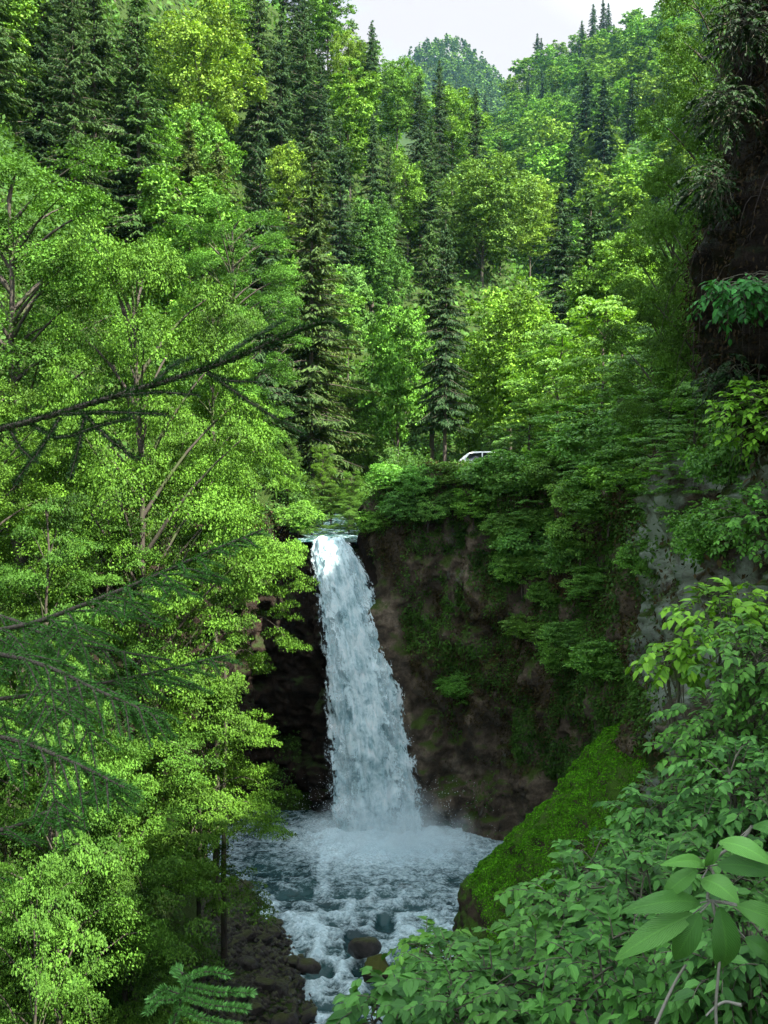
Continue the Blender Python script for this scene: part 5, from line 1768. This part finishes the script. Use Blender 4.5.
# ------------------------------------------------------------------ parked car beyond the trees
def car():
    M['paint'] = plain('white_car_paint', (0.78, 0.79, 0.78), 0.25, dirt=.08)
    M['glass'] = plain('car_glass', (0.02, 0.025, 0.028), 0.05)
    M['tyre'] = plain('tyre_rubber', (0.015, 0.015, 0.015), 0.8)
    M['rimm'] = plain('wheel_rim', (0.45, 0.45, 0.46), 0.35, .8)
    M['lamp'] = plain('lamp_lens', (0.7, 0.72, 0.72), 0.1)
    M['trimm'] = plain('black_trim', (0.02, 0.02, 0.02), 0.5)
    x0, y0 = 6.6, 61.0
    rt = empty('parked_car', (x0, y0, g1(x0, y0) + .02))
    tag(rt, 'white parked car glimpsed through the trees above the cliff', 'car')
    prof = [(-2.1, .35), (-2.15, .75), (-2.05, 1.0), (-1.55, 1.42), (-1.2, 1.50), (.1, 1.52), (.45, 1.44), (1.2, 1.0), (1.95, .86), (2.15, .7), (2.15, .35), (1.72, .32), (1.62, .56), (1.35, .68), (1.08, .56), (.98, .3), (-.98, .3), (-1.08, .56), (-1.35, .68), (-1.62, .56), (-1.72, .32)]
    import bmesh
    bm = bmesh.new()
    fv, bv = [], []
    for (x, z) in prof:
        inn = .12 * max(0, (z - .9) / .6)
        fv.append(bm.verts.new((x, -.85 + inn, z)))
        bv.append(bm.verts.new((x, .85 - inn, z)))
    n = len(prof)
    bm.faces.new(fv)
    bm.faces.new(bv[::-1])
    for k in range(n):
        bm.faces.new((fv[k], bv[k], bv[(k + 1) % n], fv[(k + 1) % n]))
    bmesh.ops.recalc_face_normals(bm, faces=bm.faces)
    bmesh.ops.bevel(bm, geom=[e for e in bm.edges], offset=.03, segments=2, affect='EDGES')
    me = bpy.data.meshes.new('body')
    bm.to_mesh(me)
    bm.free()
    me.materials.append(M['paint'])
    obj('body', me, rt)

    def plate(name, pts, mat, th=.012):
        pts = np.array(pts, float)
        nor = np.cross(pts[1] - pts[0], pts[2] - pts[0])
        nor = nor / np.linalg.norm(nor) * th
        k = len(pts)
        v = np.concatenate([pts + nor, pts - nor])
        sides = np.array([[i, (i + 1) % k, k + (i + 1) % k, k + i] for i in range(k)])
        caps = np.array([list(range(k)), list(range(2 * k - 1, k - 1, -1))])
        return obj(name, build_mesh(name, v, [sides, caps] if k != 4 else [np.concatenate([sides, caps])], mat), rt)

    for s in (-1, 1):
        yy = lambda z: s * (.853 - .12 * max(0, (z - .9) / .6))
        for a in ([(-1.75, 1.02), (-1.45, 1.38), (-.75, 1.42), (-.75, 1.0)], [(-.68, 1.0), (-.68, 1.42), (.08, 1.43), (.14, 1.0)], [(.22, 1.0), (.17, 1.43), (.4, 1.38), (1.0, 1.0)]):
            plate('window', [(x, yy(z), z) for x, z in a], M['glass'])
        plate('headlight', [(2.1, s * .55, .6), (2.1, s * .8, .6), (2.09, s * .8, .74), (2.09, s * .55, .76)], M['lamp'], .05)
    plate('windshield', [(.56, -.66, 1.385), (.56, .66, 1.385), (1.14, .74, 1.045), (1.14, -.74, 1.045)], M['glass'], .012)
    plate('bumper', [(2.16, -.8, .36), (2.16, .8, .36), (2.16, .8, .52), (2.16, -.8, .52)], M['trimm'], .03)
    for x in (-1.35, 1.35):
        for s in (-1, 1):
            th = np.linspace(0, 2 * np.pi, 25)
            pf = np.array([(.2, -.10), (.31, -.10), (.33, -.06), (.33, .06), (.31, .10), (.2, .10), (.2, -.10)])
            G = np.stack([np.cos(th)[:, None] * pf[None, :, 0], np.repeat(pf[None, :, 1], 25, 0), np.sin(th)[:, None] * pf[None, :, 0]], -1)
            w = obj('wheel', build_mesh('wheel', G.reshape(-1, 3), grid_faces(25, 7), M['tyre'], True), rt, (x, s * .77, .33))
            pf = np.array([(.0, .06 * s), (.06, .07 * s), (.15, .03 * s), (.2, .09 * s)])
            G = np.stack([np.cos(th)[:, None] * pf[None, :, 0], np.repeat(pf[None, :, 1], 25, 0), np.sin(th)[:, None] * pf[None, :, 0]], -1)
            obj('rim', build_mesh('rim', G.reshape(-1, 3), grid_faces(25, 4), M['rimm'], True), w)


car()

# ------------------------------------------------------------------ air
HAZE = 0.000035


def haze():
    k = NT('hazy_air')
    pv = k.n('ShaderNodeVolumePrincipled')
    pv.inputs['Color'].default_value = (0.35, 0.68, 1.0, 1)
    pv.inputs['Density'].default_value = HAZE
    pv.inputs['Anisotropy'].default_value = 0.2
    k.l(pv.outputs[0], k.out.inputs['Volume'])
    v = np.array([(sx, sy, sz) for sx in (-1900, 1900) for sy in (-62, 3260) for sz in (-12, 760)], float)
    f = np.array([[0, 1, 3, 2], [4, 6, 7, 5], [0, 4, 5, 1], [2, 3, 7, 6], [0, 2, 6, 4], [1, 5, 7, 3]])
    tag(obj('haze', build_mesh('haze', v, f, k.m)), 'thin blue summer haze filling the valley air', 'haze', kind='stuff')


if HAZE:
    haze()

# ------------------------------------------------------------------ sun, sky, camera
elev = math.asin(TO_SUN.z)
azim = math.atan2(TO_SUN.x, TO_SUN.y)
su = bpy.data.lights.new('sun', 'SUN')
su.energy = 5.0
su.angle = math.radians(0.6)
su.color = (1.0, 0.94, 0.82)
so = bpy.data.objects.new('sun', su)
COL.objects.link(so)
so.rotation_euler = TO_SUN.to_track_quat('Z', 'Y').to_euler()
so.location = (60, -20, 90)

w = bpy.data.worlds.new('World')
SC.world = w
w.use_nodes = True
nt = w.node_tree
nt.nodes.clear()
out = nt.nodes.new('ShaderNodeOutputWorld')
bg = nt.nodes.new('ShaderNodeBackground')
sky = nt.nodes.new('ShaderNodeTexSky')
sky.sky_type = 'NISHITA'
sky.sun_disc = False
sky.sun_elevation = elev
sky.sun_rotation = azim
bg.inputs['Strength'].default_value = 0.15
tc = nt.nodes.new('ShaderNodeTexCoord')
mp = nt.nodes.new('ShaderNodeMapping')
mp.inputs['Scale'].default_value = (1, 1, 2.2)
mp.inputs['Location'].default_value = (0.3, 0.1, 0.2)
nz = nt.nodes.new('ShaderNodeTexNoise')
nz.inputs['Scale'].default_value = 2.2
nz.inputs['Detail'].default_value = 7
nz.inputs['Roughness'].default_value = 0.55
rp = nt.nodes.new('ShaderNodeValToRGB')
rp.color_ramp.elements[0].position = 0.40
rp.color_ramp.elements[1].position = 0.54
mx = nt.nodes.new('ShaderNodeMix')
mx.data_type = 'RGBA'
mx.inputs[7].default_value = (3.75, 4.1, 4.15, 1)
nt.links.new(tc.outputs['Generated'], mp.inputs[0])
nt.links.new(mp.outputs[0], nz.inputs['Vector'])
nt.links.new(nz.outputs['Fac'], rp.inputs[0])
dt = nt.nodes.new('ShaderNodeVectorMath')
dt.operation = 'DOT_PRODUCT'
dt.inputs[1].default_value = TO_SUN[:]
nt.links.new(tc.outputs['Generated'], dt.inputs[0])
cr = nt.nodes.new('ShaderNodeValToRGB')          # cloud brightness raised towards the sun, out of view, to lift the shade
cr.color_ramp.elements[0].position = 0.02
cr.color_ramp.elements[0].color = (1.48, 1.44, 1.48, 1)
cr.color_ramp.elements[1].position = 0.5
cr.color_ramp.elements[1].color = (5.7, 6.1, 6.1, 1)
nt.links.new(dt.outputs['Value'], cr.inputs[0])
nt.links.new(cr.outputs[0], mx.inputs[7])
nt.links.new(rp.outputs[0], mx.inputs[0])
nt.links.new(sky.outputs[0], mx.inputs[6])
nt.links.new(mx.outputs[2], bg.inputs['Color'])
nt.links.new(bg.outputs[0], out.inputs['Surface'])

cam = bpy.data.cameras.new('camera')
cam.sensor_fit = 'VERTICAL'
cam.angle_y = 2 * math.atan(512 / F)
cam.clip_start = 0.05
cam.clip_end = 6000
co = bpy.data.objects.new('camera', cam)
COL.objects.link(co)
co.location = (0, 0, EYE)
co.rotation_euler = (math.radians(90), 0, 0)
SC.camera = co

vs = SC.view_settings
vs.view_transform = 'Standard'
vs.look = 'None'
vs.exposure = 2.05
vs.gamma = 1.0
SC.cycles.max_bounces = 7
SC.cycles.diffuse_bounces = 2
SC.cycles.transmission_bounces = 3
SC.cycles.transparent_max_bounces = 12
SC.cycles.volume_bounces = 3
SC.cycles.use_denoising = True
